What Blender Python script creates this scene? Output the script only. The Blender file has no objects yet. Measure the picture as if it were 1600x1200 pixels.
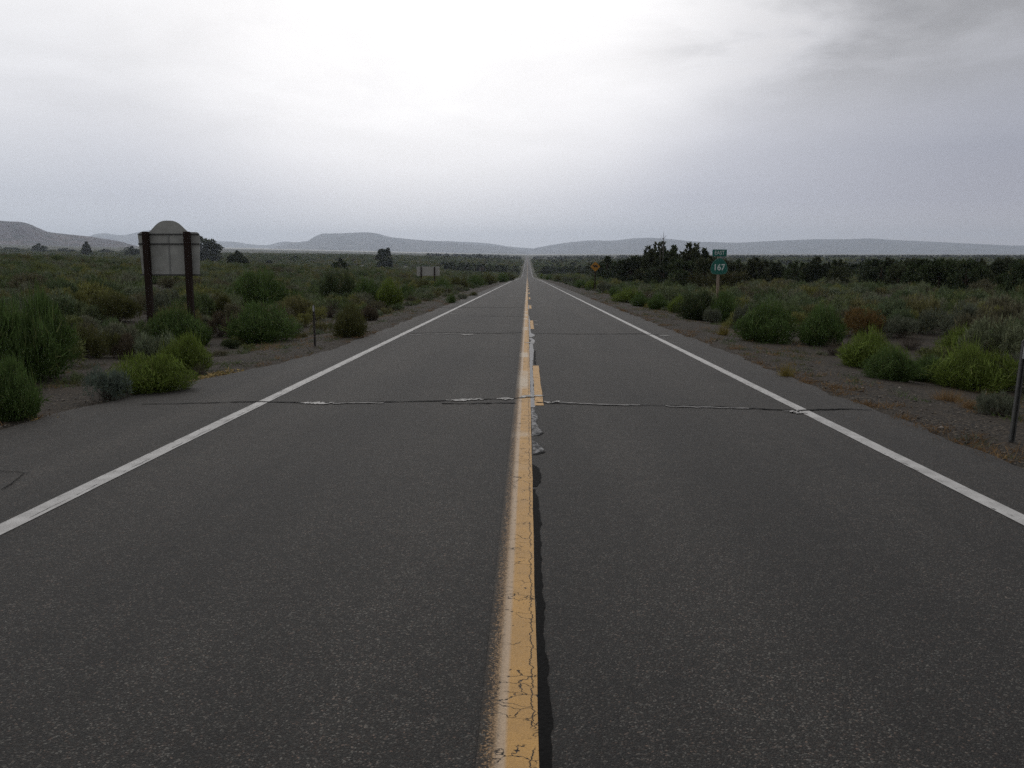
import bpy, math, random
import numpy as np
from mathutils import Vector, Euler

random.seed(7)
RNG = np.random.default_rng(7)
PI = math.pi
S = bpy.context.scene
COL = S.collection
D = bpy.data

# ------------------------------------------------------------------ camera
F = 1350.0                       # focal length in photo pixels (1600 wide)
EYE = 1.6
PITCH = math.atan(204 / F)
YAW = math.atan(24 / math.hypot(F, 204))
cam_d = D.cameras.new('camera'); cam = D.objects.new('camera', cam_d); COL.objects.link(cam)
cam_d.sensor_width = 36; cam_d.lens = 36 * F / 1600
cam_d.clip_start = 0.05; cam_d.clip_end = 60000
cam.location = (0, 0, EYE); cam.rotation_euler = (PI/2 - PITCH, 0, YAW)
S.camera = cam
RM = Euler((PI/2 - PITCH, 0, YAW)).to_matrix()
def ray(px, py): return (RM @ Vector(((px-800)/F, -(py-600)/F, -1))).normalized()

# ------------------------------------------------------------------ terrain functions
SL = 31 / 1350.0
_ky = [-200, 0, 200, 300, 400, 540, 620, 720, 1057, 2800, 30000]
_kh = [EYE-200*SL, EYE, 6.19, 8.75, 11.3, 14.6, 15.1, 14.8, 13.0, 12.5, 12.0]
_ys = np.arange(-300, 24000, 5.0)
_zs = EYE - np.interp(_ys, _ky, _kh)
_zs = np.convolve(np.pad(_zs, 7, mode='edge'), np.ones(15)/15, mode='valid')
def zr(y): return np.where(np.asarray(y) < 150, -SL*np.asarray(y), np.interp(y, _ys, _zs))
def sstep(a, b, x):
    t = np.clip((np.asarray(x, float)-a)/(b-a), 0, 1); return t*t*(3-2*t)
_wd = [(random.uniform(0, 2*PI), random.uniform(.7, 1.4), random.uniform(0, 6.28)) for _ in range(10)]
def waves(x, y, wl):
    s = 0
    for a, k, p in _wd: s = s + np.sin((np.cos(a)*x + np.sin(a)*y)*k*2*PI/wl + p)
    return s / 5
def edge_left(y):  return 4.12 + 1.3*(1 - sstep(8.5, 19, y))
def edge_right(y): return 4.12
def g(x, y):
    x = np.asarray(x, float); y = np.asarray(y, float)
    dl = -x - edge_left(y); dr = x - edge_right(y)
    d = np.maximum(dl, dr)
    z = zr(y) - 0.02 - 0.05*sstep(0.1, -.4, d) - 0.14*sstep(.3, 3.0, d)
    lx = np.maximum(0, -x - 10)
    z = z + 12*(1 - np.exp(-lx*.056/12)) + .022*np.maximum(0, -x - 600)
    rx = np.maximum(0, x - 15)
    z = z + 4*(1 - np.exp(-rx*.02/4))
    m = sstep(.5, 4, d)
    z = z + m*(.05*waves(x, y, 4.0) + .14*waves(y+31, x, 19) )
    return z
def at(px, py):
    r = ray(px, py); o = Vector((0, 0, EYE)); t = 1.5; pt = t
    for _ in range(400):
        p = o + r*t
        if p.z < g(p.x, p.y): break
        pt = t; t *= 1.03
        if t > 9000: break
    lo, hi = pt, t
    for _ in range(18):
        m = (lo+hi)/2; p = o + r*m
        if p.z < g(p.x, p.y): hi = m
        else: lo = m
    p = o + r*hi
    return Vector((p.x, p.y, float(g(p.x, p.y))))
def wpt(px, py, Y):
    r = ray(px, py); return (r.x/r.y*Y, EYE + r.z/r.y*Y)
def on_road(px, py):
    r = ray(px, py); t = EYE / (-(r.z + SL*r.y)); return (r.x*t, r.y*t)

# ------------------------------------------------------------------ material helpers
def new_mat(name):
    m = D.materials.new(name); m.use_nodes = True
    nt = m.node_tree; b = nt.nodes['Principled BSDF']
    return m, nt, b
class N:
    def __init__(s, nt): s.nt = nt; s.L = nt.links.new
    def n(s, t, **kw):
        o = s.nt.nodes.new(t)
        for k, v in kw.items(): setattr(o, k, v)
        return o
    def setin(s, sock, v):
        if hasattr(v, 'is_output'): s.L(v, sock)
        else: sock.default_value = v
    def math(s, op, a, b=0.0, c=None, clamp=False):
        o = s.n('ShaderNodeMath', operation=op, use_clamp=clamp)
        s.setin(o.inputs[0], a); s.setin(o.inputs[1], b)
        if c is not None: s.setin(o.inputs[2], c)
        return o.outputs[0]
    def vmath(s, op, a, b=(0, 0, 0)):
        o = s.n('ShaderNodeVectorMath', operation=op)
        s.setin(o.inputs[0], a); s.setin(o.inputs[1], b)
        return o.outputs['Value'] if op in ('DOT_PRODUCT', 'LENGTH') else o.outputs[0]
    def mix(s, f, a, b, mode='MIX'):
        o = s.n('ShaderNodeMix', data_type='RGBA', blend_type=mode)
        s.setin(o.inputs[0], f); s.setin(o.inputs[6], a); s.setin(o.inputs[7], b)
        return o.outputs[2]
    def map(s, v, a, b, c=0.0, d=1.0, smooth=False):
        o = s.n('ShaderNodeMapRange', interpolation_type='SMOOTHSTEP' if smooth else 'LINEAR')
        s.setin(o.inputs[0], v)
        for i, q in enumerate((a, b, c, d)): s.setin(o.inputs[i+1], q)
        return o.outputs[0]
    def noise(s, vec, scale, detail=3, rough=.55, dist=0.0, out=0):
        o = s.n('ShaderNodeTexNoise'); o.inputs['Scale'].default_value = scale
        o.inputs['Detail'].default_value = detail; o.inputs['Roughness'].default_value = rough
        o.inputs['Distortion'].default_value = dist
        if vec is not None: s.L(vec, o.inputs['Vector'])
        return o.outputs[out]
    def voro(s, vec, scale, feature='F1', out='Distance'):
        o = s.n('ShaderNodeTexVoronoi', feature=feature); o.inputs['Scale'].default_value = scale
        if vec is not None: s.L(vec, o.inputs['Vector'])
        return o.outputs[out]
    def ramp(s, f, stops, interp='LINEAR'):
        o = s.n('ShaderNodeValToRGB'); r = o.color_ramp; r.interpolation = interp
        while len(r.elements) < len(stops): r.elements.new(.5)
        for e, (p, c) in zip(r.elements, stops): e.position = p; e.color = (*c, 1) if len(c) == 3 else c
        s.setin(o.inputs[0], f); return o.outputs[0]
    def sep(s, v):
        o = s.n('ShaderNodeSeparateXYZ'); s.L(v, o.inputs[0]); return o.outputs
    def scale(s, v, k):
        o = s.n('ShaderNodeMapping'); s.L(v, o.inputs[0]); o.inputs['Scale'].default_value = k; return o.outputs[0]
    def bump(s, h, strength, dist):
        o = s.n('ShaderNodeBump'); o.inputs['Strength'].default_value = strength
        o.inputs['Distance'].default_value = dist; s.L(h, o.inputs['Height']); return o.outputs[0]
def objco(k): return k.n('ShaderNodeTexCoord').outputs['Object']

# asphalt colour and height as a node group so the worn paint can show it
def asphalt_group():
    ng = D.node_groups.new('asphalt_look', 'ShaderNodeTree')
    ng.interface.new_socket('Color', in_out='OUTPUT', socket_type='NodeSocketColor')
    ng.interface.new_socket('Height', in_out='OUTPUT', socket_type='NodeSocketFloat')
    k = N(ng); out = k.n('NodeGroupOutput'); co = objco(k)
    v = k.voro(co, 145, out='Color'); vd = k.voro(co, 145)
    sp = k.sep(v)
    v2 = k.voro(co, 330, out='Color'); sp2 = k.sep(v2)
    big = k.noise(co, .35, 4); streak = k.noise(k.scale(co, (1.6, .05, 1)), 1.0, 4)
    mid = k.noise(co, 9, 4, .65)
    col = k.ramp(sp[0], [(0, (.005, .0049, .0045)), (.5, (.011, .0106, .0096)), (.78, (.025, .0238, .021)), (.90, (.068, .065, .059)), (1, (.20, .19, .172))])
    fine = k.ramp(sp2[1], [(0, (.006, .006, .0055)), (.7, (.0165, .0158, .0142)), (.93, (.05, .047, .042)), (1, (.14, .13, .118))])
    c = k.mix(.42, col, fine)
    warm = k.mix(k.map(sp[2], .62, 1), (1, 1, 1, 1), (1.3, .93, .8, 1))
    c = k.mix(1.0, c, warm, 'MULTIPLY'); c = k.mix(1.0, c, (.93, .92, .885, 1), 'MULTIPLY')
    tr = k.math('COSINE', k.math('MULTIPLY', k.math('SUBTRACT', k.math('ABSOLUTE', k.sep(co)[0]), .85), 2*PI/1.65))
    trv = k.vmath('SCALE', c); k.L(k.map(tr, -1, 1, .90, 1.12), trv.node.inputs['Scale']); c = trv
    f = k.math('MULTIPLY', k.map(big, .3, .7, .82, 1.20), k.map(streak, .3, .7, .74, 1.28))
    f = k.math('MULTIPLY', f, k.map(mid, .25, .75, .72, 1.28))
    c = k.mix(1.0, c, k.n('ShaderNodeCombineColor').outputs[0], 'MULTIPLY') if False else k.vmath('SCALE', c)
    sc = c.node; sc.inputs['Scale'].default_value = 1; k.L(f, sc.inputs['Scale'])
    k.L(c, out.inputs[0])
    h = k.math('ADD', k.math('MULTIPLY', vd, -1.0), k.math('MULTIPLY', sp2[0], .25))
    k.L(h, out.inputs[1])
    return ng
ASPH = asphalt_group()
def asphalt_mat():
    m, nt, b = new_mat('asphalt'); k = N(nt)
    a = k.n('ShaderNodeGroup'); a.node_tree = ASPH
    nt.links.new(a.outputs[0], b.inputs['Base Color'])
    b.inputs['Roughness'].default_value = .76; b.inputs['Specular IOR Level'].default_value = .31
    nt.links.new(k.bump(a.outputs[1], .55, .006), b.inputs['Normal'])
    return m
def paint_mat(name, kind):
    m, nt, b = new_mat(name); k = N(nt); co = objco(k); x, y, z = k.sep(co)[:3]
    a = k.n('ShaderNodeGroup'); a.node_tree = ASPH
    n1 = k.noise(co, 55, 4, .7); n2 = k.noise(co, 6, 3)
    if kind == 'white':
        c = k.mix(k.map(n2, .3, .7), (.55, .54, .52, 1), (.36, .35, .335, 1))
        # streaky wear lengthways
        w = k.noise(k.scale(co, (60, 7, 1)), 1.0, 3, .6)
        ax = k.math('ABSOLUTE', k.math('SUBTRACT', k.math('ABSOLUTE', x), 3.29))
        lim = k.map(ax, .03, .075, .70, .60)
        wear = k.map(w, lim, k.math('ADD', lim, .05))
        wear = k.math('MAXIMUM', wear, k.map(n1, .66, .72))
        wv = k.noise(k.scale(co, (0, 5, 0)), 1.0, 4, .7)
        lc = k.math('ABSOLUTE', k.math('SUBTRACT', k.math('SUBTRACT', k.math('ABSOLUTE', x), 3.275), k.math('MULTIPLY', k.math('SUBTRACT', wv, .5), .05)))
        ln = k.math('MULTIPLY', k.map(lc, .006, .003), k.map(k.noise(k.scale(co, (0, 2.2, 0)), 1.0, 3), .47, .53))
        wear = k.math('MAXIMUM', wear, k.math('MULTIPLY', ln, k.map(x, 0, -.1)))
    else:
        xo = k.math('SUBTRACT', x, 0.0)
        yel = k.mix(k.map(n2, .3, .7), (.55, .305, .078, 1), (.45, .255, .075, 1))
        if kind == 'yellow':
            pale = k.mix(k.map(n1, .3, .7), (.42, .31, .21, 1), (.55, .42, .29, 1))
            fp = k.math('MULTIPLY', k.map(x, -.062, -.075), k.map(x, -.115, -.098))
            brown = (.31, .185, .08, 1)
            c = k.mix(k.map(x, -.09, -.115), yel, brown)
            c = k.mix(k.math('MULTIPLY', fp, .85), c, pale)
            yy = k.noise(k.scale(co, (.5, .55, 1)), 1.0, 2)
            c = k.mix(k.math('MULTIPLY', k.math('MULTIPLY', k.map(yy, .53, .61), k.map(y, 6.8, 7.8)), k.map(x, .045, .0)), c, (.56, .45, .32, 1))
            lim = k.map(x, -.165, -.075, .37, .70)
            wear = k.map(n1, lim, k.math('ADD', lim, .06))
            n3 = k.noise(co, 130, 3, .65)
            wear = k.math('MAXIMUM', wear, k.math('MULTIPLY', k.map(n3, .47, .51), k.map(x, -.085, -.125)))
            wear = k.math('MAXIMUM', wear, k.map(k.math('ADD', x, k.math('MULTIPLY', k.math('SUBTRACT', n1, .5), .03)), -.150, -.163))
            wear = k.math('MULTIPLY', wear, .97)
            wob = k.noise(k.scale(co, (0, 9, 0)), 1.0, 4, .7)
            xc = k.math('ADD', .022, k.math('MULTIPLY', k.math('SUBTRACT', wob, .5), .085))
            line = k.map(k.math('ABSOLUTE', k.math('SUBTRACT', x, xc)), .0035, .0015)
            line = k.math('MULTIPLY', line, k.map(k.noise(k.scale(co, (0, 3, 0)), 1.0, 2), .36, .42))
            wear = k.math('MAXIMUM', wear, line)
        else:
            c = yel
            wear = k.map(n1, .68, .74)
        vv = k.vmath('ADD', k.scale(co, (1, 1.6, 1)), k.vmath('SCALE', k.noise(co, 18, 3, .6, 0, 1)))
        vv.node.inputs[1].links[0].from_node.inputs['Scale'].default_value = .09
        ed = k.voro(vv, 8, 'DISTANCE_TO_EDGE')
        cr = k.map(ed, .030, .012)
        cr = k.math('MULTIPLY', cr, k.map(k.noise(co, 7, 2), .50, .57))
        pit = k.map(k.noise(co, 26, 2, .5), .70, .72)
        wear = k.math('MAXIMUM', wear, k.math('MAXIMUM', cr, k.math('MULTIPLY', pit, .9)))
    col = k.mix(wear, c, a.outputs[0])
    grain = k.map(k.voro(co, 130, out='Distance'), 0, .8, 1.08, k.map(wear, 0, 1, .80, 1.0))
    v = k.vmath('SCALE', col); k.L(grain, v.node.inputs['Scale'])
    k.L(v, b.inputs['Base Color']); k.L(k.map(wear, 0, 1, .62, .78), b.inputs['Roughness'])
    k.L(k.map(wear, 0, 1, .35, .31), b.inputs['Specular IOR Level'])
    h = k.math('ADD', a.outputs[1], k.math('MULTIPLY', wear, -1.0))
    k.L(k.bump(h, .35, .004), b.inputs['Normal'])
    return m
def simple_mat(name, c1, c2, scale=8, rough=.7, spec=.3, metal=0.0, stretch=(1, 1, 1), bump=0.0):
    m, nt, b = new_mat(name); k = N(nt); co = k.scale(objco(k), stretch)
    n = k.noise(co, scale, 5, .62)
    k.L(k.mix(k.map(n, .3, .7), (*c1, 1), (*c2, 1)), b.inputs['Base Color'])
    b.inputs['Roughness'].default_value = rough; b.inputs['Specular IOR Level'].default_value = spec
    b.inputs['Metallic'].default_value = metal
    if bump: k.L(k.bump(n, bump, .01), b.inputs['Normal'])
    return m
def leaf_mat(name, cols, var=.35, trans=.25):
    m, nt, b = new_mat(name); k = N(nt)
    rnd = k.n('ShaderNodeObjectInfo').outputs['Random']
    stops = [(i/len(cols), c) for i, c in enumerate(cols)]
    c = k.ramp(rnd, stops, 'CONSTANT')
    geo = k.n('ShaderNodeNewGeometry').outputs['Random Per Island']
    n = k.noise(objco(k), 3.2, 3)
    f = k.math('MULTIPLY', k.map(geo, 0, 1, 1-var, 1+var), k.map(n, .3, .7, .66, 1.36))
    v = k.vmath('SCALE', c); k.L(f, v.node.inputs['Scale'])
    # some leaves go yellow or dry
    dry = k.mix(k.map(geo, .9, .93, 0, .42), v, (.16, .125, .06, 1))
    k.L(dry, b.inputs['Base Color']); b.inputs['Roughness'].default_value = .75
    b.inputs['Specular IOR Level'].default_value = .15
    t = k.n('ShaderNodeBsdfTranslucent'); k.L(dry, t.inputs[0])
    mx = k.n('ShaderNodeMixShader'); mx.inputs[0].default_value = trans
    k.L(b.outputs[0], mx.inputs[1]); k.L(t.outputs[0], mx.inputs[2])
    k.L(mx.outputs[0], nt.nodes['Material Output'].inputs[0])
    return m

# ------------------------------------------------------------------ mesh helpers
def mesh(name, V, Fc, mats, mi=None, smooth=False):
    V = np.asarray(V, np.float32)
    me = D.meshes.new(name)
    if isinstance(Fc, np.ndarray):
        nv = Fc.shape[1]; nf = len(Fc)
        me.vertices.add(len(V)); me.vertices.foreach_set('co', V.ravel())
        me.loops.add(nf*nv); me.loops.foreach_set('vertex_index', Fc.astype(np.int32).ravel())
        me.polygons.add(nf); me.polygons.foreach_set('loop_start', np.arange(0, nf*nv, nv, dtype=np.int32))
        me.update(calc_edges=True)
    else:
        me.from_pydata([tuple(map(float, v)) for v in V], [], Fc)
    for m in (mats if isinstance(mats, (list, tuple)) else [mats]): me.materials.append(m)
    if mi is not None: me.polygons.foreach_set('material_index', np.asarray(mi, np.int32))
    if smooth: me.polygons.foreach_set('use_smooth', np.ones(len(me.polygons), bool))
    me.update(); me.validate()
    return me
def link(name, me, parent=None, loc=(0, 0, 0), rot=(0, 0, 0), scl=(1, 1, 1)):
    o = D.objects.new(name, me); COL.objects.link(o)
    o.location = loc; o.rotation_euler = rot; o.scale = scl
    if parent: o.parent = parent
    return o
def tag(o, label, cat, group=None):
    o['label'] = label; o['category'] = cat
    if group: o['group'] = group
    return o
def empty(name, loc, rot=(0, 0, 0)):
    o = D.objects.new(name, None); COL.objects.link(o); o.location = loc; o.rotation_euler = rot
    o.empty_display_size = .2; return o
class MB:
    def __init__(s): s.V = []; s.F = []
    def box(s, c, d):
        b = len(s.V)
        for sx in (-1, 1):
            for sy in (-1, 1):
                for sz in (-1, 1): s.V.append((c[0]+sx*d[0]/2, c[1]+sy*d[1]/2, c[2]+sz*d[2]/2))
        for f in ((0, 1, 3, 2), (4, 6, 7, 5), (0, 4, 5, 1), (2, 3, 7, 6), (0, 2, 6, 4), (1, 5, 7, 3)):
            s.F.append(tuple(b+i for i in f))
        return s
    def prism(s, pts, y0, y1):           # outline in x,z swept along y
        b = len(s.V); n = len(pts)
        for y in (y0, y1):
            for x, z in pts: s.V.append((x, y, z))
        s.F.append(tuple(range(b, b+n))); s.F.append(tuple(range(b+2*n-1, b+n-1, -1)))
        for i in range(n):
            j = (i+1) % n; s.F.append((b+j, b+i, b+n+i, b+n+j))
        return s
    def tube(s, path, radii, seg=8):
        b = len(s.V); P = [Vector(p) for p in path]
        for i, p in enumerate(P):
            t = (P[min(i+1, len(P)-1)] - P[max(i-1, 0)]).normalized()
            u = t.orthogonal().normalized(); w = t.cross(u)
            for q in range(seg):
                a = 2*PI*q/seg; s.V.append(tuple(p + (u*math.cos(a) + w*math.sin(a))*radii[i]))
        for i in range(len(P)-1):
            for q in range(seg):
                r = (q+1) % seg; s.F.append((b+i*seg+q, b+i*seg+r, b+(i+1)*seg+r, b+(i+1)*seg+q))
        s.F.append(tuple(b+q for q in range(seg-1, -1, -1)))
        s.F.append(tuple(b+(len(P)-1)*seg+q for q in range(seg)))
        return s
    def obj(s, name, mat, parent=None, bevel=0, **kw):
        o = link(name, mesh(name, s.V, s.F, mat), parent, **kw)
        if bevel:
            m = o.modifiers.new('bevel', 'BEVEL'); m.width = bevel; m.segments = 2; m.limit_method = 'ANGLE'
        return o

# ------------------------------------------------------------------ ground
def graded(parts):
    out = [parts[0][0]]
    for a, b, st in parts:
        n = max(1, round((b-a)/st)); out += list(np.linspace(a, b, n+1)[1:])
    return out
def geo(a, b, n): return list(a*(b/a)**(np.arange(1, n+1)/n))
xr = graded([(0, 12, .5), (12, 40, 1.4), (40, 160, 5)]) + geo(160, 13500, 42)
xs = np.array([-v for v in reversed(xr[1:])] + xr)
ys = np.array(graded([(-12, 60, .6), (60, 200, 2), (200, 720, 6)]) + geo(720, 18000, 52))
X, Y = np.meshgrid(xs, ys)
Z = g(X, Y) - .00006*np.maximum(0, Y-60)*(np.abs(X) < 6)
nx, ny = len(xs), len(ys)
idx = np.arange(nx*ny).reshape(ny, nx)
Fq = np.stack([idx[:-1, :-1], idx[:-1, 1:], idx[1:, 1:], idx[1:, :-1]], -1).reshape(-1, 4)
def ground_mat():
    m, nt, b = new_mat('desert_ground'); k = N(nt); co = objco(k); x, y, z = k.sep(co)[:3]
    st = k.voro(co, 42, out='Color'); s = k.sep(st); sd = k.voro(co, 42)
    grav = k.ramp(s[0], [(0, (.009, .008, .0065)), (.45, (.022, .019, .0155)), (.8, (.050, .042, .034)), (1, (.17, .145, .115))])
    dirt = k.mix(k.map(k.noise(co, 2.2, 5, .65), .35, .65), (.026, .021, .0155, 1), (.050, .039, .028, 1))
    near = k.mix(k.map(k.noise(co, .9, 4, .6), .42, .6), grav, dirt)
    near = k.mix(.35, near, grav)
    lit = k.map(k.noise(co, 5, 5, .7), .62, .72, 0, .5)
    near = k.mix(lit, near, (.065, .040, .024, 1))          # dry litter
    # distant sage flats, then the pale dry lake bed
    p1 = k.noise(k.scale(co, (1, .35, 1)), .012, 6, .62); p2 = k.noise(k.scale(co, (1, .5, 1)), .15, 4, .6)
    sage = k.ramp(p1, [(.3, (.050, .058, .034)), (.5, (.075, .078, .050)), (.7, (.105, .098, .068))])
    sage = k.mix(k.map(p2, .35, .65, 0, .5), sage, (.036, .044, .025, 1))
    c = k.mix(k.map(y, 180, 420), near, sage)
    yw = k.math('ADD', y, k.math('MULTIPLY', k.math('SUBTRACT', k.noise(co, .0006, 3), .5), 1600))
    c = k.mix(k.map(yw, 5200, 7200, 0, .9), c, (.30, .285, .23, 1))
    c = k.mix(k.math('MULTIPLY', k.map(yw, 6600, 7200), k.map(x, 1500, -300)), c, (.50, .49, .45, 1))
    c = k.mix(1.0, c, (.86, .82, .74, 1), 'MULTIPLY')
    k.L(c, b.inputs['Base Color']); b.inputs['Roughness'].default_value = .9
    b.inputs['Specular IOR Level'].default_value = .2
    h = k.math('ADD', k.math('MULTIPLY', sd, -.6), k.math('MULTIPLY', k.noise(co, 7, 4), 1.2))
    k.L(k.bump(h, .7, .02), b.inputs['Normal'])
    return m
V = np.stack([X, Y, Z], -1).reshape(-1, 3)
gr = link('ground', mesh('ground', V, Fq, ground_mat(), smooth=True)); gr['kind'] = 'structure'

# ------------------------------------------------------------------ road and its markings
MA = asphalt_mat()
ry = np.array(graded([(-12, 60, .3), (60, 200, 2), (200, 720, 6)]) + geo(720, 17000, 52))
def strip(xl, xr_, y, dz):
    zz = zr(y) + dz
    V = np.concatenate([np.stack([xl+0*y, y, zz], -1), np.stack([xr_+0*y, y, zz], -1)])
    n = len(y); i = np.arange(n-1)
    return V, np.stack([i, n+i, n+i+1, i+1], -1)
wob = lambda y, a, p: a*(np.sin(y*1.7+p)+np.sin(y*4.1+2*p)+.7*np.sin(y*9.3+p*3)+.6*np.sin(y*.53+p))
Vr, Fr = strip(-edge_left(ry) + wob(ry, .035, 1), edge_right(ry) + wob(ry, .035, 4), ry, 0.0)
road = link('road', mesh('road', Vr, Fr, MA)); road['kind'] = 'structure'
MW = paint_mat('white_road_paint', 'white'); MY = paint_mat('yellow_road_paint', 'yellow'); MYD = paint_mat('yellow_dash_paint', 'dash')
lift = .004 + .00004*np.maximum(0, ry-50)
for xc, w in ((-3.31, .145), (3.25, .135)):
    Vs, Fs = strip(xc-w/2 + wob(ry, .0015, 2), xc+w/2 + wob(ry, .0015, 5), ry, lift)
    link('edge_line', mesh('edge_line', Vs, Fs, MW), road)
Vs, Fs = strip(-.165 + 0*ry, .043 + wob(ry, .0012, 3), ry, lift)
link('centre_line', mesh('centre_line', Vs, Fs, MY), road)
for i in range(14):
    y0 = 10.4 + 14.7*i; y1 = y0 + 4.6; dy = np.linspace(y0, y1, 16)
    Vs, Fs = strip(.098 + wob(dy, .002, i), .20 + wob(dy, .003, i+2), dy, .0045 + .00004*max(0, y0-50))
    link('lane_dash', mesh('lane_dash', Vs, Fs, MYD), road)
def ribbon(pts, wid, dz=.0065, sub=10, jit=.4):
    P = []; W = []
    for (a, b), (wa, wb) in zip(zip(pts[:-1], pts[1:]), zip(wid[:-1], wid[1:])):
        for t in np.linspace(0, 1, sub, endpoint=False):
            P.append((a[0]+(b[0]-a[0])*t, a[1]+(b[1]-a[1])*t)); W.append(wa+(wb-wa)*t)
    P.append(pts[-1]); W.append(wid[-1]); P = np.array(P); W = np.array(W)
    T = np.gradient(P, axis=0); T /= np.linalg.norm(T, axis=1)[:, None]; Nn = np.stack([-T[:, 1], T[:, 0]], -1)
    wg = np.cumsum(RNG.normal(size=len(P))); wg = wg - np.linspace(wg[0], wg[-1], len(P)); P = P + Nn*(wg*.018*min(1, W.max()*12))[:, None]
    j = RNG.uniform(-1, 1, (len(P), 2))*jit
    A = P + Nn*(W*(.5+.5*j[:, 0]))[:, None]; B = P - Nn*(W*(.5+.5*j[:, 1]))[:, None]
    V = [(p[0], p[1], float(zr(p[1]))+dz) for p in np.concatenate([A, B])]
    n = len(P); i = np.arange(n-1)
    return V, np.stack([i, i+1, n+i+1, n+i], -1)
MTAR = simple_mat('crack_tar', (.005, .005, .005), (.009, .009, .009), 30, .9, .05)
MSEAL = simple_mat('glossy_tar_seal', (.010, .0102, .012), (.02, .02, .023), 22, .45, .30, bump=.22, stretch=(1, .35, 1))
_k = N(MSEAL.node_tree); _b = MSEAL.node_tree.nodes['Principled BSDF']
_k.L(_k.map(_k.noise(_k.scale(objco(_k), (1, .4, 1)), 26, 4, .65), .38, .62, .36, .8), _b.inputs['Roughness'])
MSEALF = simple_mat('pale_sheen_tar_seal', (.05, .05, .056), (.11, .11, .12), 9, .5, .5, bump=.15, stretch=(1, .3, 1))  # far seal: sky reflection on black tar painted into the pale colour
MSEALD = simple_mat('matte_tar_seal', (.0045, .0045, .0045), (.013, .0125, .012), 60, .9, .08, bump=.5)
MPALE = simple_mat('pale_crack_filler', (.34, .33, .31), (.48, .47, .45), 40, .6)
def worn(mat, scale, lo, hi):
    nt = mat.node_tree; k = N(nt); b = nt.nodes['Principled BSDF']; src = b.inputs['Base Color'].links[0].from_socket
    a = k.n('ShaderNodeGroup'); a.node_tree = ASPH
    k.L(k.mix(k.map(k.noise(objco(k), scale, 4, .7), lo, hi), src, a.outputs[0]), b.inputs['Base Color'])
worn(MPALE, 16, .46, .58)
MSMUDGE = simple_mat('paint_smudge', (.13, .125, .12), (.20, .19, .18), 14, .6)
def crack(pxs, w, name='crack', mat=None, dz=.0075, jit=.6):
    pts = [on_road(*p) for p in pxs]
    ws = w if isinstance(w, list) else [w]*len(pts)
    Vc, Fc = ribbon(pts, ws, dz, jit=jit)
    return link(name, mesh(name, Vc, Fc, mat or MTAR), road)
crack([(222, 632), (330, 630), (420, 627.5), (500, 629), (600, 627), (700, 625.5), (800, 623), (838, 621)], [.02, .04, .045, .05, .04, .05, .05, .02])
crack([(838, 629), (900, 631), (960, 632.5), (1080, 634), (1170, 637), (1250, 641), (1300, 639.5), (1362, 641)], [.05, .02, .02, .03, .045, .05, .055, .02])
crack([(640, 521), (700, 520), (770, 521), (815, 520)], .07)
crack([(835, 521), (900, 522.5), (1000, 522), (1040, 524)], .07)
crack([(665, 480.5), (760, 480), (818, 481)], .10); crack([(735, 494), (818, 494.5)], .06)
crack([(0, 767), (20, 757), (38, 741)], [.008, .013, .006]); crack([(0, 737), (28, 738), (44, 741)], .008)
crack([(690, 631), (760, 631.5), (806, 630.5)], .05)
for q in ([(470, 630.5), (495, 630), (522, 630)], [(697, 626), (728, 625), (756, 625)], [(776, 624), (790, 624), (802, 623.5)], [(812, 622), (838, 619.5), (850, 618.5)], [(850, 628), (862, 628), (874, 628.5)], [(1225, 643), (1240, 645), (1262, 646)]):
    crack(q, [.05]+[.17]*(len(q)-2)+[.05], 'crack_filler', MPALE, .0095)
for q in ([(874, 629.5), (930, 632), (1000, 633.5)], [(1040, 635), (1110, 637)], [(1110, 637), (1170, 639)], [(520, 631), (600, 630)]):
    crack(q, .06, 'crack_filler', MSMUDGE, .0095)
for q in ([(708, 485), (722, 484.5)], [(820, 536), (833, 536)], [(826, 478), (832, 478)], [(700, 491), (715, 491)], [(720, 523.5), (742, 522.5)], [(1030, 524), (1046, 525)], [(835, 507), (841, 507)], [(835, 502), (841, 502)]):
    crack([q[0], ((q[0][0]+q[1][0])/2, (q[0][1]+q[1][1])/2), q[1]], [.08, .22, .06], 'crack_filler', MPALE, .010)
crack([(640, 523), (700, 522.5), (740, 523)], .16, 'crack_filler', MSMUDGE, .0095)
worn(MSMUDGE, 9, .42, .60)
# glossy tar seal beside the yellow line
def seal(tab, mat=None):
    yq = np.arange(tab[0][0], tab[-1][0], .03)
    l = np.interp(yq, [t[0] for t in tab], [t[1] for t in tab]) + wob(yq*3, .002, 1)
    r = np.interp(yq, [t[0] for t in tab], [t[2] for t in tab]) + wob(yq*3, .004, 5) + wob(yq*11, .002, 2)
    Vs, Fs = strip(l, r, yq, .003)
    return link('tar_seal', mesh('tar_seal', Vs, Fs, mat or MSEAL), road)
seal([(1.5, .044, .090), (4.0, .044, .087), (4.5, .044, .075), (4.6, .044, .09), (5.2, .044, .084), (5.9, .044, .085), (6.3, .044, .065)], MSEALD)
seal([(6.35, .046, .075), (6.5, .045, .10), (6.65, .045, .113), (6.8, .045, .112), (7.0, .046, .09), (7.15, .046, .05)], MSEALD)
seal([(7.5, .046, .06), (7.58, .046, .12), (7.66, .05, .15), (7.75, .052, .165), (7.86, .052, .13), (8.05, .05, .09), (8.2, .047, .055)])
seal([(7.50, .048, .085), (7.54, .06, .13), (7.60, .09, .165), (7.68, .14, .17)], MSEALD)
seal([(8.4, .048, .07), (8.5, .048, .13), (8.62, .05, .16), (8.75, .05, .15), (8.95, .05, .11), (9.2, .05, .09), (9.4, .055, .115), (9.65, .05, .12), (9.9, .05, .10), (10.2, .05, .085)])
seal([(8.42, .06, .12), (8.48, .07, .15), (8.55, .10, .17), (8.62, .14, .17)], MSEALD)
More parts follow.
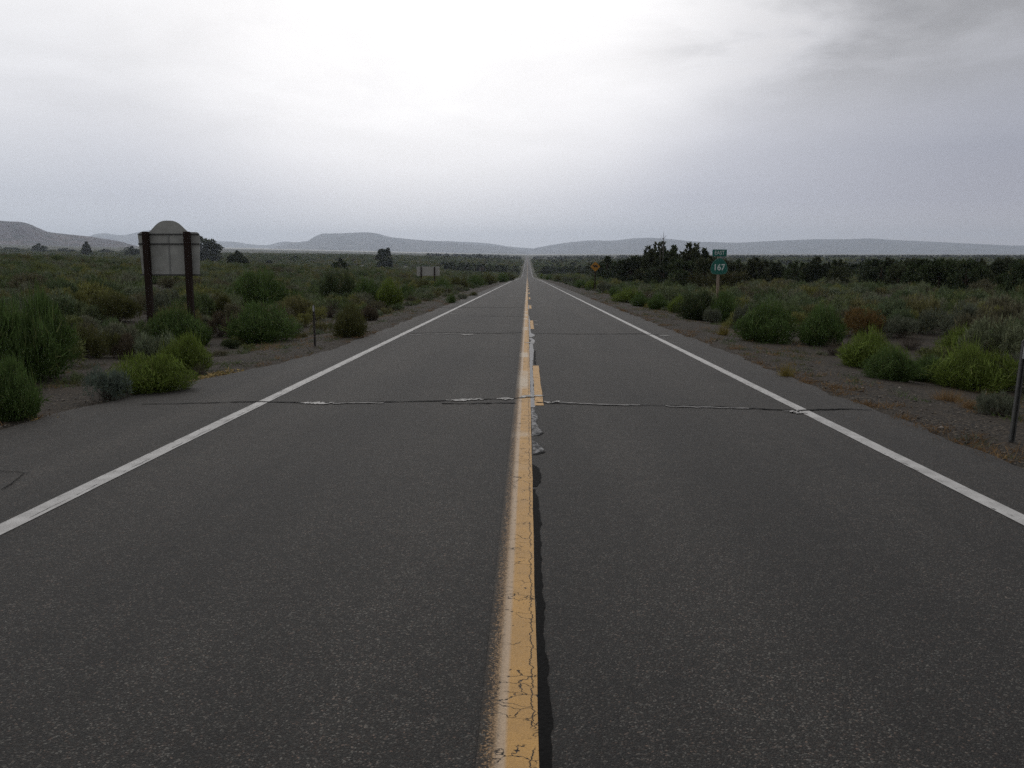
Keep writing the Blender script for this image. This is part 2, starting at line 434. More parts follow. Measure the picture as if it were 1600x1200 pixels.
seal([(10.25, .046, .098), (12, .046, .096), (14.9, .046, .095), (16.5, .048, .12), (18.2, .05, .14), (19.4, .05, .13), (20.2, .07, .17), (20.8, .1, .19), (21.2, .05, .15), (21.6, .05, .09)], MSEALF)
seal([(21.9, .05, .12), (22.3, .05, .19), (22.6, .05, .2), (23.2, .05, .14), (23.6, .05, .10), (25, .05, .096), (30, .05, .096), (33, .05, .07)], MSEALF)
seal([(15.2, .13, .16), (16.0, .13, .155), (17, .135, .165), (18, .145, .17)], MSEALD)
seal([(39, .05, .07), (42, .05, .1), (45, .05, .09)], MSEALF)

# ------------------------------------------------------------------ foliage meshes
def unit(v): return v / np.maximum(1e-9, np.linalg.norm(v, axis=-1, keepdims=True))
def blades(P, Dr, L, W, rng):
    n = len(P); side = unit(np.cross(Dr, unit(rng.normal(size=(n, 3)))))
    A = P - side*W[:, None]/2; B = P + side*W[:, None]/2; C = P + Dr*L[:, None]
    return np.stack([A, B, C], 1).reshape(-1, 3), np.arange(3*n).reshape(n, 3)
def leaves(P, Dr, L, W, rng):            # leaf-shaped quads
    n = len(P); side = unit(np.cross(Dr, unit(rng.normal(size=(n, 3)))))
    M = P + Dr*L[:, None]*.45
    return np.stack([P, M+side*W[:, None]/2, P+Dr*L[:, None], M-side*W[:, None]/2], 1).reshape(-1, 3), np.arange(4*n).reshape(n, 4)
def norm_bush(V):
    r = np.percentile(np.hypot(V[:, 0], V[:, 1]), 98); V[:, :2] /= r; V[:, 2] /= np.percentile(V[:, 2], 99)
    return V
LEAF_DEF = leaf_mat('sage_leaf', [(.158, .178, .100), (.140, .160, .055), (.172, .178, .118), (.082, .110, .042), (.160, .152, .064), (.160, .188, .115), (.10, .135, .052), (.19, .192, .062), (.128, .120, .072), (.108, .142, .072), (.140, .170, .082), (.09, .124, .055)], .45, .12)
TWIG = simple_mat('twig', (.07, .055, .042), (.13, .11, .09), 10, .9, .1)
def twigs(rng, n, ends, w):
    P = np.zeros((n, 3)); P[:, :2] = rng.normal(size=(n, 2))*.06
    E = ends[rng.integers(0, len(ends), n)]*rng.uniform(.6, .95, (n, 1))
    Dv = E-P; L = np.linalg.norm(Dv, axis=1)
    return blades(P, unit(Dv), L, np.full(n, w), rng)
def broom_bush(seed, n=13000):
    rng = np.random.default_rng(seed); k = rng.integers(9, 15)
    a = rng.uniform(0, 2*PI, k); q = np.sqrt(rng.uniform(0, 1, k))*.62
    C = np.stack([q*np.cos(a), q*np.sin(a), rng.uniform(.05, .3, k)*(1-.6*q)], -1); R = rng.uniform(.22, .52, k)
    li = rng.integers(0, k, n); d = unit(rng.normal(size=(n, 3))); d[:, 2] = np.abs(d[:, 2])*1.1 - .35; d = unit(d)
    u = rng.uniform(.15, 1, n)**.4
    P = C[li] + d*(R[li]*u)[:, None]; P[:, 2] = np.maximum(P[:, 2], .02)
    Dr = unit(d*.8 + np.array([0, 0, .32]) + rng.normal(size=(n, 3))*.5)
    L1 = rng.uniform(.05, .15, n); sp = rng.random(k) < .45
    out = (rng.random(n) < .10)*sp[li]; P = P + Dr*(out*rng.uniform(.05, .22, n))[:, None]; L1 = L1*(1+out*1.1)
    keep = np.sin(P[:, 0]*9+seed)+np.sin(P[:, 1]*8+2*seed)+np.sin(P[:, 2]*10+seed) > rng.uniform(-2.6, -.4, n); P[~keep] = P[~keep]*.72
    V1, F1 = blades(P, Dr, L1, rng.uniform(.012, .024, n), rng)
    V2, F2 = twigs(rng, 160, P, .014)
    V = norm_bush(np.concatenate([V1, V2])); V[:, :2] *= (.70 + .30*np.sin(PI*np.clip(V[:, 2]/.85, 0, 1)))[:, None]; V[:, :2] *= 1.08
    return mesh('broom_bush', V, np.concatenate([F1, F2+len(V1)]), [LEAF_DEF, TWIG], np.r_[np.zeros(n), np.ones(160)])
def sage_bush(seed, n=3400, big=1.0):
    rng = np.random.default_rng(seed); k = rng.integers(12, 20)
    a = rng.uniform(0, 2*PI, k); q = np.sqrt(rng.uniform(0, 1, k))*.8
    C = np.stack([q*np.cos(a), q*np.sin(a), rng.uniform(.2, .62, k)*(1-.45*q**2)], -1); R = rng.uniform(.18, .34, k)
    li = rng.integers(0, k, n); d = unit(rng.normal(size=(n, 3))); d[:, 2] = d[:, 2]*.8 + .25; d = unit(d)
    u = rng.uniform(.1, 1, n)**.35
    P = C[li] + d*(R[li]*u)[:, None]; P[:, 2] = np.maximum(P[:, 2], .02)
    Dr = unit(d*.8 + np.array([0, 0, .5]) + rng.normal(size=(n, 3))*.5)
    V1, F1 = blades(P, Dr, rng.uniform(.06, .17, n)*big, rng.uniform(.022, .042, n)*big, rng)
    nt_ = 140
    V2, F2 = twigs(rng, nt_, P, .02)
    V = norm_bush(np.concatenate([V1, V2]))
    return mesh('sage_bush', V, np.concatenate([F1, F2+len(V1)]), [LEAF_DEF, TWIG], np.r_[np.zeros(n), np.ones(nt_)])
def dead_bush(seed, n=500):
    rng = np.random.default_rng(seed)
    d = unit(rng.normal(size=(n, 3))); d[:, 2] = np.abs(d[:, 2]); P = d*rng.uniform(.3, .8, (n, 1))
    Dr = unit(d + rng.normal(size=(n, 3))*.5); V1, F1 = blades(P, Dr, rng.uniform(.12, .3, n), rng.uniform(.012, .022, n), rng)
    V2, F2 = twigs(rng, 200, d, .02); V = norm_bush(np.concatenate([V1, V2]))
    return mesh('dead_bush', V, np.concatenate([F1, F2+len(V1)]), [TWIG])
def tuft(seed, n=420):
    rng = np.random.default_rng(seed); P = np.zeros((n, 3)); P[:, :2] = rng.normal(size=(n, 2))*.3
    Dr = unit(np.concatenate([P[:, :2]*1.1 + rng.normal(size=(n, 2))*.3, np.full((n, 1), .8)], 1))
    V1, F1 = blades(P, Dr, rng.uniform(.4, 1.1, n), rng.uniform(.018, .03, n), rng)
    return mesh('grass_tuft', norm_bush(V1), F1, [LEAF_DEF])
BROOM = [broom_bush(i) for i in range(5)]; BROOM_LO = [broom_bush(20+i, 4500) for i in range(3)]
SAGE = [sage_bush(40+i) for i in range(6)]; SAGE_LO = [sage_bush(60+i, 900, 1.5) for i in range(6)]
DEAD = [dead_bush(80)]; TUFT = [tuft(90), tuft(91)]
BM = {
 'bright': leaf_mat('leaf_bright_green', [(.128, .175, .034)], .45), 'green': leaf_mat('leaf_green', [(.076, .122, .034)], .45),
 'dark': leaf_mat('leaf_dark_green', [(.046, .064, .025)], .4), 'olive': leaf_mat('leaf_olive', [(.085, .088, .030)], .35),
 'sage': leaf_mat('leaf_grey_sage', [(.115, .128, .088)], .35), 'blue': leaf_mat('leaf_blue_sage', [(.115, .145, .115)], .3),
 'olivedark': leaf_mat('leaf_dark_olive', [(.052, .052, .022)], .35),
 'rust': leaf_mat('leaf_rust', [(.135, .085, .030)], .4), 'yellow': leaf_mat('leaf_yellow', [(.21, .17, .045)], .35),
 'straw': leaf_mat('leaf_straw', [(.24, .155, .075)], .35), 'brown': leaf_mat('leaf_brown', [(.085, .068, .045)], .35),
}
FOOT = []            # x, y, radius of every placed shrub
def shrub(px, base, w, top, col, shape, label, group=None, cat='bush', name=None, rx=None):
    p = at(px, base); k = p.y/F; W = w*k; H = (base-top)*k*1.04
    c = 1 + (W*.38)/p.y; x, y = p.x*c, p.y*c
    far = p.y > 45
    me = {'broom': BROOM_LO if far else BROOM, 'sage': SAGE_LO if far else SAGE, 'dead': DEAD, 'tuft': TUFT}[shape]
    o = link(name or {'broom': 'green_bush', 'sage': 'sagebrush', 'dead': 'dead_bush', 'tuft': 'grass_tuft'}[shape], random.choice(me), None,
             (x, y, float(g(x, y))-.02), (0, 0, random.uniform(0, 6.28)), (W*.57, W*.57, H))
    if shape != 'dead':
        o.material_slots[0].link = 'OBJECT'; o.material_slots[0].material = BM[col]
    tag(o, label, cat, group); FOOT.append((x, y, W/2)); return o
B = shrub
# left side, near to far
B(22, 660, 95, 566, 'green', 'broom', 'round green bush cut by the left edge, nearest of all the bushes')
B(52, 600, 140, 472, 'green', 'broom', 'biggest green bush at the left edge, behind the nearest one')
B(168, 628, 66, 578, 'blue', 'sage', 'pale blue-grey sagebrush at the pavement edge on the left')
B(238, 620, 118, 562, 'bright', 'broom', 'low spreading bright green bush where the crack meets the left pavement edge')
B(286, 586, 78, 527, 'bright', 'broom', 'upright bright green bush beside the yellow dry flowers')
B(312, 588, 24, 566, 'brown', 'dead', 'small grey dead twig bush beside the yellow dry flowers')
B(281, 543, 94, 486, 'green', 'broom', 'rounded green bush hiding the foot of the right post of the arched board')
B(403, 537, 108, 478, 'green', 'broom', 'wide round green bush between the arched board and the left marker post')
B(405, 487, 90, 430, 'green', 'broom', 'tall green bush standing behind the wide round one on the left')
B(345, 527, 40, 490, 'brown', 'sage', 'dull brown-grey bush in the gap between two round green bushes')
B(152, 560, 66, 512, 'olive', 'sage', 'dull olive sagebrush left of the left post of the arched board')
B(208, 562, 56, 524, 'brown', 'sage', 'brownish sagebrush right in front of the left post of the arched board')
B(182, 505, 66, 460, 'olive', 'sage', 'yellowish olive sagebrush behind the bare patch by the arched board')
B(262, 500, 52, 455, 'sage', 'sage', 'grey sagebrush seen between the two posts of the arched board')
B(335, 500, 62, 462, 'olive', 'sage', 'olive brown sagebrush just right of the arched board')
B(528, 478, 66, 427, 'dark', 'broom', 'very dark green tall bush left of the road, past the marker post')
B(578, 479, 46, 440, 'green', 'broom', 'green bush pressed against the right of the very dark one')
B(610, 481, 42, 441, 'bright', 'broom', 'yellow-green bush at the end of the dense roadside clump on the left')
B(636, 468, 30, 445, 'green', 'broom', 'small round bush standing apart just right of the left roadside clump')
B(546, 527, 58, 481, 'olive', 'broom', 'olive bush with a yellow top on the gravel near the left marker post')
B(578, 501, 28, 479, 'brown', 'broom', 'small brownish bush behind the yellow-topped olive bush')
B(467, 490, 34, 459, 'green', 'broom', 'small upright green bush just behind the left marker post')
B(516, 497, 34, 469, 'brown', 'dead', 'bare grey twig bush between the left marker post and the dark bush')
B(362, 545, 30, 530, 'dark', 'sage', 'tiny dark bush on the gravel in front of the wide round green bush')
B(706, 474, 20, 459, 'green', 'broom', 'low green tuft nearest to us on the left pavement edge', None)
B(722, 468, 16, 459, 'sage', 'sage', 'low grey-green tuft touching the left white line beyond the green one')
B(740, 463, 14, 456, 'olive', 'broom', 'low olive tuft farthest along the left pavement edge')
for i, (px, b, w, t) in enumerate([(662, 458, 32, 438), (690, 457, 34, 437), (716, 453, 32, 434), (742, 449, 32, 431), (764, 445, 28, 428), (784, 441, 22, 427), (797, 439, 16, 426)]):
    B(px, b, w, t, 'green' if i % 2 else 'olive', 'broom', 'green bush in the far roadside row below the small distant board', 'far roadside bushes on the left')
# right side
B(1362, 578, 92, 524, 'bright', 'broom', 'bright yellow-green bush in the middle of the right verge')
B(1388, 594, 72, 547, 'green', 'broom', 'darker green bush in front of the bright yellow-green one on the right')
B(1525, 612, 128, 548, 'bright', 'broom', 'largest green bush on the right, beside the right marker post')
B(1450, 598, 76, 562, 'green', 'broom', 'low green bush leaning on the left of the largest right bush')
B(1508, 553, 74, 521, 'bright', 'broom', 'yellow-green bush with a tan side behind the largest right bush')
B(1590, 585, 50, 556, 'sage', 'sage', 'grey-green sagebrush at the right edge behind the marker post')
B(1200, 536, 84, 478, 'green', 'broom', 'large soft green bush just right of the route sign')
B(1284, 541, 74, 484, 'green', 'broom', 'green bush with bare grey stems below, next right of the large soft one')
B(1302, 556, 34, 530, 'brown', 'dead', 'pale dead twig bush at the left foot of the bright yellow-green bush')
B(1345, 527, 70, 486, 'rust', 'sage', 'rust brown bush behind the bright yellow-green one on the right')
B(1408, 530, 54, 497, 'sage', 'sage', 'grey-green sagebrush right of the rust brown bush')
B(1490, 527, 92, 478, 'sage', 'sage', 'broad grey sagebrush mound, the largest grey one on the right')
B(1422, 548, 40, 520, 'brown', 'dead', 'pinkish dead twig bush in front of the broad grey mound')
B(1090, 501, 56, 460, 'dark', 'broom', 'dark green bush at the left of the route sign post')
B(1128, 504, 46, 460, 'green', 'broom', 'green bush hiding the foot of the route sign post')
B(1112, 506, 26, 482, 'sage', 'sage', 'small grey-green clump between the two bushes under the route sign')
B(1170, 513, 40, 478, 'sage', 'sage', 'grey sagebrush between the route sign and the large soft green bush')
B(1130, 524, 22, 500, 'yellow', 'tuft', 'yellow-green grass tuft on the gravel below the route sign', None, 'grass tuft')
B(1117, 463, 82, 423, 'olivedark', 'sage', 'big dark olive bush directly behind the route sign')
B(1048, 472, 44, 452, 'sage', 'sage', 'pale grey sagebrush in front of the spiky tree clump')
B(1030, 484, 34, 462, 'green', 'broom', 'green bush on the right verge left of the route sign')
B(1062, 489, 34, 466, 'bright', 'broom', 'bright green bush on the right verge, next left of the dark one')
B(978, 473, 44, 450, 'bright', 'broom', 'bright green bush right of the yellow diamond sign')
B(1002, 479, 30, 460, 'green', 'broom', 'small green bush right of the bright one near the diamond sign')
B(1228, 592, 32, 559, 'yellow', 'tuft', 'yellow-green grass tuft at the right pavement edge', None, 'grass tuft')
B(1010, 481, 9, 471, 'yellow', 'tuft', 'tiny yellow flower tuft at the foot of the right verge bushes', None, 'grass tuft')
B(1482, 628, 56, 604, 'straw', 'tuft', 'straw-coloured dry tuft below the largest right bush', None, 'grass tuft')
B(1516, 640, 42, 617, 'straw', 'tuft', 'pinkish dry tuft between the straw tuft and the small grey bush', None, 'grass tuft')
B(1556, 650, 58, 616, 'sage', 'sage', 'small pale grey-green sagebrush left of the right marker post')
for i, (px, b, w, t, c) in enumerate([(858, 437.5, 12, 430, 'green'), (872, 440, 16, 431, 'olive'), (888, 444, 20, 432, 'sage'), (906, 450, 24, 437, 'green'), (924, 452, 22, 438, 'bright'), (944, 458, 26, 440, 'sage'), (958, 463, 22, 448, 'green'), (900, 440, 22, 430, 'bright'), (930, 443, 24, 433, 'olive'), (846, 435.5, 8, 428, 'bright')]):
    B(px, b, w, t, c, 'broom' if c != 'sage' else 'sage', 'small bush in the green roadside strip around the diamond sign', 'far roadside bushes on the right')

# ------------------------------------------------------------------ trees
JUN = leaf_mat('juniper_leaf', [(.042, .060, .027), (.052, .072, .031), (.038, .051, .027), (.058, .069, .034)], .55, .12)
BARK = simple_mat('bark', (.05, .038, .03), (.09, .07, .055), 14, .9, .1, stretch=(3, 3, .5))
def crown(seed, kind, lobes=30, per=170):
    rng = np.random.default_rng(seed); C = []; R = []
    for i in range(lobes):
        a = rng.uniform(0, 2*PI); t = rng.uniform(.03, .92)**1.3
        if i < 8 and kind in ('round', 'spiky', 'oval'): t = rng.uniform(.05, .25)
        if kind == 'cone': r = .34*(1-t)**.8; rad = .07+.10*(1-t)
        elif kind == 'oval': r = .30*math.sin(PI*min(1, (t*.85+.15)))**.7; rad = rng.uniform(.10, .17)
        elif kind == 'broad': r = .62*math.sqrt(max(0, 1-t*t*.95)); rad = rng.uniform(.16, .26)
        elif kind == 'spiky': r = .40*(1-t*.75); rad = rng.uniform(.10, .17)*(1.15-.5*t)
        else: r = .46*math.sqrt(max(.03, 1-(1.6*(t-.35))**2)); rad = rng.uniform(.13, .22)
        q = r*rng.uniform(.3, 1)**.5
        C.append((q*math.cos(a), q*math.sin(a), t*{'broad': .75, 'spiky': .66}.get(kind, .84)+.03)); R.append(rad)
    P = []; Dr = []
    for c, rd in zip(C, R):
        m = int(per*rng.uniform(.7, 1.3)); d = unit(rng.normal(size=(m, 3))); u = rng.uniform(.1, 1, m)**.4
        P.append(np.array(c) + d*np.array([1, 1, .8])*(rd*u)[:, None]); Dr.append(unit(d*.8+np.array([0, 0, .45])+rng.normal(size=(m, 3))*.45))
    spires = {'spiky': 11, 'round': 3, 'oval': 3, 'cone': 1, 'broad': 2}[kind]
    for i in range(spires):                       # upright leaders make the outline uneven
        a = rng.uniform(0, 2*PI); q = (0 if kind == 'cone' else rng.uniform(.02, .34)); zt = rng.uniform(.74, 1.04) - (.6 if kind == 'spiky' else .45)*q
        m = 150; t = rng.uniform(0, 1, m); h0 = .42 if kind in ('spiky', 'cone') else .2
        rad = (.075 if kind == 'spiky' else .07)*(1-t)+.008; b = rng.uniform(0, 2*PI, m)
        P.append(np.stack([q*math.cos(a)+rad*np.cos(b), q*math.sin(a)+rad*np.sin(b), zt-h0*(1-t)], -1))
        Dr.append(unit(np.stack([np.cos(b)*.7, np.sin(b)*.7, np.full(m, .75)], -1)+rng.normal(size=(m, 3))*.25))
    P = np.concatenate(P); Dr = np.concatenate(Dr); P[:, 2] = np.maximum(P[:, 2], .01)
    n = len(P)
    V, Fc = leaves(P, Dr, rng.uniform(.05, .11, n), rng.uniform(.026, .05, n), rng)
    V[:, 2] /= np.percentile(V[:, 2], 99.7)
    w = np.percentile(np.hypot(V[:, 0], V[:, 1]), 97); V[:, :2] /= 2*w     # unit: width 1, height 1
    return mesh('crown', V, Fc, JUN)
def trunk_mesh(seed):
    rng = random.Random(seed); b = MB()
    b.tube([(0, 0, -.03), (.02, .01, .2), (-.01, .02, .5), (.01, 0, .8)], [.05, .04, .025, .008], 7)
    for i in range(6):
        a = rng.uniform(0, 6.28); z0 = rng.uniform(.1, .5); r = rng.uniform(.2, .38)
        b.tube([(0, 0, z0), (r*.5*math.cos(a), r*.5*math.sin(a), z0+.1), (r*math.cos(a), r*math.sin(a), z0+.26)], [.022, .014, .004], 5)
    return mesh('trunk', b.V, b.F, BARK)
KINDS = {'cone': ('conifer', 2), 'oval': ('oval_tree', 2), 'broad': ('juniper_tree', 3), 'spiky': ('pinyon_pine', 5), 'round': ('juniper_tree', 5)}
CROWN = {k: [crown(100+17*i+len(k), k) for i in range(v[1])] for k, v in KINDS.items()}
CROWN_LO = [crown(300+i, ['round', 'broad', 'spiky', 'round', 'spiky'][i], 18, 80) for i in range(5)]
TRUNK = [trunk_mesh(i) for i in range(3)]
TREES = []
def tree(x, y, W, H, kind, label, group=None, lo=False):
    e = empty(KINDS[kind][0], (x, y, float(g(x, y))-.03), (0, 0, random.uniform(0, 6.28)))
    link('crown', random.choice(CROWN_LO if lo else CROWN[kind]), e, scl=(W, W, H))
    link('trunk', random.choice(TRUNK), e, scl=(min(W, H), min(W, H), H))
    tag(e, label, 'tree', group); FOOT.append((x, y, W*.5)); TREES.append((x, y, W/2)); return e
def treepx(px, base, w, top, kind, label, group=None, lo=False):
    p = at(px, base); k = p.y/F; W = w*k*1.05; c = 1 + W*.4/p.y
    return tree(p.x*c, p.y*c, W, (base-top)*k*1.03, kind, label, group, lo)
T = treepx
T(136, 402, 16, 379, 'cone', 'small pointed conifer standing alone on the left skyline')
T(62, 395, 27, 381, 'round', 'largest dark rounded tree on the skyline at the far left')
T(18, 393, 30, 387, 'broad', 'low dark tree clump on the skyline at the left picture edge')
T(104, 396, 32, 388, 'broad', 'low wide dark tree between the largest rounded tree and the pointed conifer')
T(165, 397, 24, 389, 'broad', 'low dark tree on the skyline just right of the pointed conifer')
T(206, 402, 30, 386, 'round', 'dark tree partly hidden behind the left edge of the arched board')
T(324, 411, 46, 372, 'oval', 'tallest dark evergreen on the left, close to the right edge of the arched board')
T(372, 418, 38, 393, 'broad', 'squat rounded dark tree right of the tallest evergreen on the left')
T(421, 414, 13, 406, 'cone', 'tiny pointed tree in the scrub right of the squat rounded tree')
T(463, 409, 23, 400, 'broad', 'small wide green tree far out in the scrub at left centre')
T(531, 427, 24, 405, 'round', 'small dark tree rising just above the very dark roadside bush')
T(600, 422, 25, 390, 'oval', 'upright oval tree standing alone left of the small distant board')
T(750, 405, 9, 397, 'oval', 'tiny lone tree on the horizon left of the road end')
CL = 'spiky pine at the %s of the tall tree clump left of the route sign'
T(1022, 448, 58, 383, 'spiky', 'tallest spiky pine, beside the bare snag in the clump left of the route sign')
T(1050, 451, 56, 389, 'spiky', 'spiky pine next right of the bare snag')
T(1076, 452, 60, 385, 'spiky', 'spiky pine in the middle of the clump left of the route sign')
T(1098, 453, 46, 393, 'spiky', 'spiky pine at the right end of the clump, nearest the route sign')
T(986, 448, 56, 402, 'round', 'rounded dark juniper at the left foot of the spiky pine clump')
T(948, 444, 50, 404, 'round', 'rounded dark juniper right behind the yellow diamond sign')
T(1036, 452, 62, 405, 'broad', 'low dark juniper filling the gap under the bare snag')
T(1068, 455, 60, 408, 'round', 'low dark juniper at the front of the clump, under the middle spiky pine')
T(1104, 456, 44, 404, 'round', 'low dark juniper joining the spiky pine clump to the route sign')
# bare snag in the clump
p = at(1036, 449); k_ = p.y/F
sn = empty('dead_tree', (p.x, p.y+.6, float(g(p.x, p.y+.6))-.05)); tag(sn, 'bare grey dead trunk poking up above the spiky pines', 'dead tree')
hh = 86*k_; b = MB(); b.tube([(0, 0, 0), (.03, 0, hh*.5), (-.02, .02, hh*.8), (.02, 0, hh)], [.10, .075, .045, .012], 7)
b.obj('trunk', simple_mat('weathered_wood', (.10, .09, .085), (.16, .145, .135), 9, .9, .1, stretch=(4, 4, .4)), sn)
b = MB()
for i in range(9):
    a = random.uniform(0, 6.28); z0 = hh*random.uniform(.5, .88); r = random.uniform(.15, .5)
    b.tube([(0, 0, z0), (r*.5*math.cos(a), r*.5*math.sin(a), z0+r*.5), (r*math.cos(a), r*math.sin(a), z0+r*1.3)], [.022, .014, .005], 5)
b.tube([(-.3, 0, 0), (-.36, .02, hh*.6), (-.42, 0, hh*.9)], [.05, .035, .01], 6)
b.obj('branch', D.materials['weathered_wood'], sn)
# tree belts
nb = 0
for i in range(1500):
    if nb >= 248: break
    px = random.uniform(842, 1640) if random.random() < .62 else random.uniform(842, 1000)
    fr = float(np.interp(px, [840, 870, 950, 1000, 1250, 1350, 1450, 1640], [432, 432, 438, 446, 449, 456, 461, 467]))
    base = fr - random.random()**1.6*(fr-424)
    p = at(px, base)
    if p.y > 650: continue
    H = (base-random.gauss(408, 5))*p.y/F
    H = min(max(H, 1.6), random.uniform(2.4, 4.2) if p.y < 200 else random.uniform(4, 6.5)); W = H*random.uniform(.8, 1.5)
    if base - H*F/p.y < 401.5: continue
    if any((p.x-a)**2+(p.y-b_)**2 < (.72*(W/2+r))**2 for a, b_, r in TREES): continue
    kd = random.choice(['round', 'broad', 'spiky', 'round', 'broad'])
    tree(p.x, p.y, W, H, kd, 'dark evergreen in the dense tree belt across the plain right of the road', 'evergreens in the belt right of the road', p.y > 130); nb += 1
nb = 0
for i in range(300):
    if nb >= 26: break
    px = random.uniform(690, 812); fr = float(np.interp(px, [690, 740, 800, 815], [424, 428, 430, 430])); base = fr - random.random()*8
    p = at(px, base)
    if p.y > 700: continue
    H = (base-random.uniform(404, 414))*p.y/F*.9; W = H*random.uniform(.9, 1.3)
    if H < 1.5 or any((p.x-a)**2+(p.y-b_)**2 < (.7*(W/2+r))**2 for a, b_, r in TREES): continue
    tree(p.x, p.y, W, min(H, 6.5), random.choice(['round', 'broad']), 'dark evergreen in the small grove left of the road where it narrows', 'evergreens in the grove left of the road', True); nb += 1

# ------------------------------------------------------------------ sagebrush scrub: 300 nearest one by one, the rest as ground cover
cand = []
def fill(y0, y1, cell, keep, rmin, rmax):
    nyc = int((y1-y0)/cell)
    for j in range(nyc):
        for sx in (-1, 1):
            ymid = y0+(j+.5)*cell; lim = .66*ymid + 4
            for i in range(int(lim/cell)+1):
                x = sx*(i+random.random())*cell; y = y0+(j+random.random())*cell
                if random.random() > keep: continue
                d = (-x - float(edge_left(y))) if x < 0 else x - edge_right(y)
                md = 1.7 if x < 0 else 2.1
                if d < md: continue
                r = random.uniform(rmin, rmax)*(.42 if d < md+.9 else .7 if d < md+2 else 1)
                cand.append((x, y, r))
fill(9, 50, 1.15, .85, .32, .80); fill(50, 130, 1.7, .80, .5, .95); fill(130, 300, 2.6, .8, .7, 1.3); fill(300, 640, 4.2, .75, 1.1, 2.1); fill(640, 1500, 9, .75, 1.8, 3.6)
FOOT += [(-9.95, 22.6, .35), (-9.0, 22.6, .3)]
pb = at(205, 532)          # bare patch beside the arched board
good = []
for x, y, r in cand:
    if any((x-a)**2+(y-b_)**2 < (.56*(r+q))**2 for a, b_, q in FOOT): continue
    if any(y < b_ < y+4 and b_ < 40 and abs(x/y-a/b_) < .5*(r/y+q/b_) and r/y > .35*q/b_ for a, b_, q in FOOT): continue
    if abs(x-pb.x) < 2.0 and abs(y-pb.y) < 1.2: continue
    if x < 0 and y < 13: continue
    good.append((x, y, r))
def inview(x, y): return -.63 < x/y < .60
vis = sorted([c for c in good if inview(c[0], c[1])], key=lambda c: -c[2]/c[1])
ind, rest = vis[:285], vis[285:] + [c for c in good if not inview(c[0], c[1])]
for x, y, r in ind:
    lo = y > 34
    o = link('sagebrush', random.choice(SAGE_LO if lo else SAGE), None, (x, y, float(g(x, y))-.03), (0, 0, random.uniform(0, 6.28)), (r, r, r*random.uniform(.85, 1.35)))
    if x < 0: tag(o, 'one of the dull grey-green sagebrush clumps crowding the open scrub left of the road', 'bush', 'sagebrush clumps left of the road')
    else: tag(o, 'one of the dull grey-green sagebrush clumps crowding the open scrub right of the road', 'bush', 'sagebrush clumps right of the road')
src_sage = [link('sagebrush', m, None) for m in SAGE_LO]
for m_, o in zip(rest[:len(src_sage)], src_sage):
    x, y, r = m_; o.location = (x, y, float(g(x, y))-.03); o.scale = (r, r, r)
    tag(o, 'one of the dull grey-green sagebrush clumps crowding the open scrub %s of the road' % ('left' if x < 0 else 'right'), 'bush', 'sagebrush clumps %s of the road' % ('left' if x < 0 else 'right'))
rest = rest[len(src_sage):]
def scatter(name, pts, sources):
    """one ground-cover object: sources instanced on the points (x, y, r, h)"""
    me = D.meshes.new(name); me.vertices.add(len(pts))
    me.vertices.foreach_set('co', np.array([(x, y, float(g(x, y))-.05) for x, y, r, h in pts], np.float32).ravel())
    a = me.attributes.new('scl', 'FLOAT_VECTOR', 'POINT'); a.data.foreach_set('vector', np.array([(r, r, h) for x, y, r, h in pts], np.float32).ravel())
    a = me.attributes.new('rot', 'FLOAT_VECTOR', 'POINT'); a.data.foreach_set('vector', np.array([(0, 0, random.uniform(0, 6.28)) for _ in pts], np.float32).ravel())
    a = me.attributes.new('pick', 'INT', 'POINT'); a.data.foreach_set('value', np.array([random.randrange(len(sources)) for _ in pts], np.int32))
    o = link(name, me); o['kind'] = 'stuff'
    ng = D.node_groups.new(name, 'GeometryNodeTree')
    ng.interface.new_socket('Geometry', in_out='INPUT', socket_type='NodeSocketGeometry')
    ng.interface.new_socket('Geometry', in_out='OUTPUT', socket_type='NodeSocketGeometry')
    gi = ng.nodes.new('NodeGroupInput'); go = ng.nodes.new('NodeGroupOutput'); L = ng.links.new
    jn = ng.nodes.new('GeometryNodeJoinGeometry')
    for s in reversed(sources):
        oi = ng.nodes.new('GeometryNodeObjectInfo'); oi.inputs['Object'].default_value = s; oi.inputs['As Instance'].default_value = True
        L(oi.outputs['Geometry'], jn.inputs[0])
    ip = ng.nodes.new('GeometryNodeInstanceOnPoints'); ip.inputs['Pick Instance'].default_value = True
    def at_(n, t):
        q = ng.nodes.new('GeometryNodeInputNamedAttribute'); q.data_type = t; q.inputs['Name'].default_value = n; return q.outputs[0]
    L(gi.outputs[0], ip.inputs['Points']); L(jn.outputs[0], ip.inputs['Instance'])
    L(at_('pick', 'INT'), ip.inputs['Instance Index']); L(at_('rot', 'FLOAT_VECTOR'), ip.inputs['Rotation']); L(at_('scl', 'FLOAT_VECTOR'), ip.inputs['Scale'])
    L(ip.outputs[0], go.inputs[0])
    m = o.modifiers.new('scatter', 'NODES'); m.node_group = ng
    return o
scatter('sagebrush_scrub', [(x, y, r, r*random.uniform(.8, 1.3)) for x, y, r in rest], src_sage)
far = []
for i in range(1900):
    y = random.uniform(640, 2600) if random.random() < .7 else random.uniform(1500, 3200); x = y*random.uniform(-.115, .66)
    if abs(x) < 14 or (x < 0 and y < 1200 and random.random() < .6): continue
    r = random.uniform(2.2, 4.0); far.append((x, y, r*2, r*1.45))
for i in range(160):
    y = random.uniform(500, 2200); x = -y*random.uniform(.1, .66); r = random.uniform(1.5, 3.0); far.append((x, y, r*2, r*1.1))
src_tree = [o for o in D.objects if o.name.startswith('crown') and o.data in CROWN_LO]
pick = []
for m in CROWN_LO:
    for o in src_tree:
        if o.data == m: pick.append(o); break
scatter('far_woodland', far, pick)

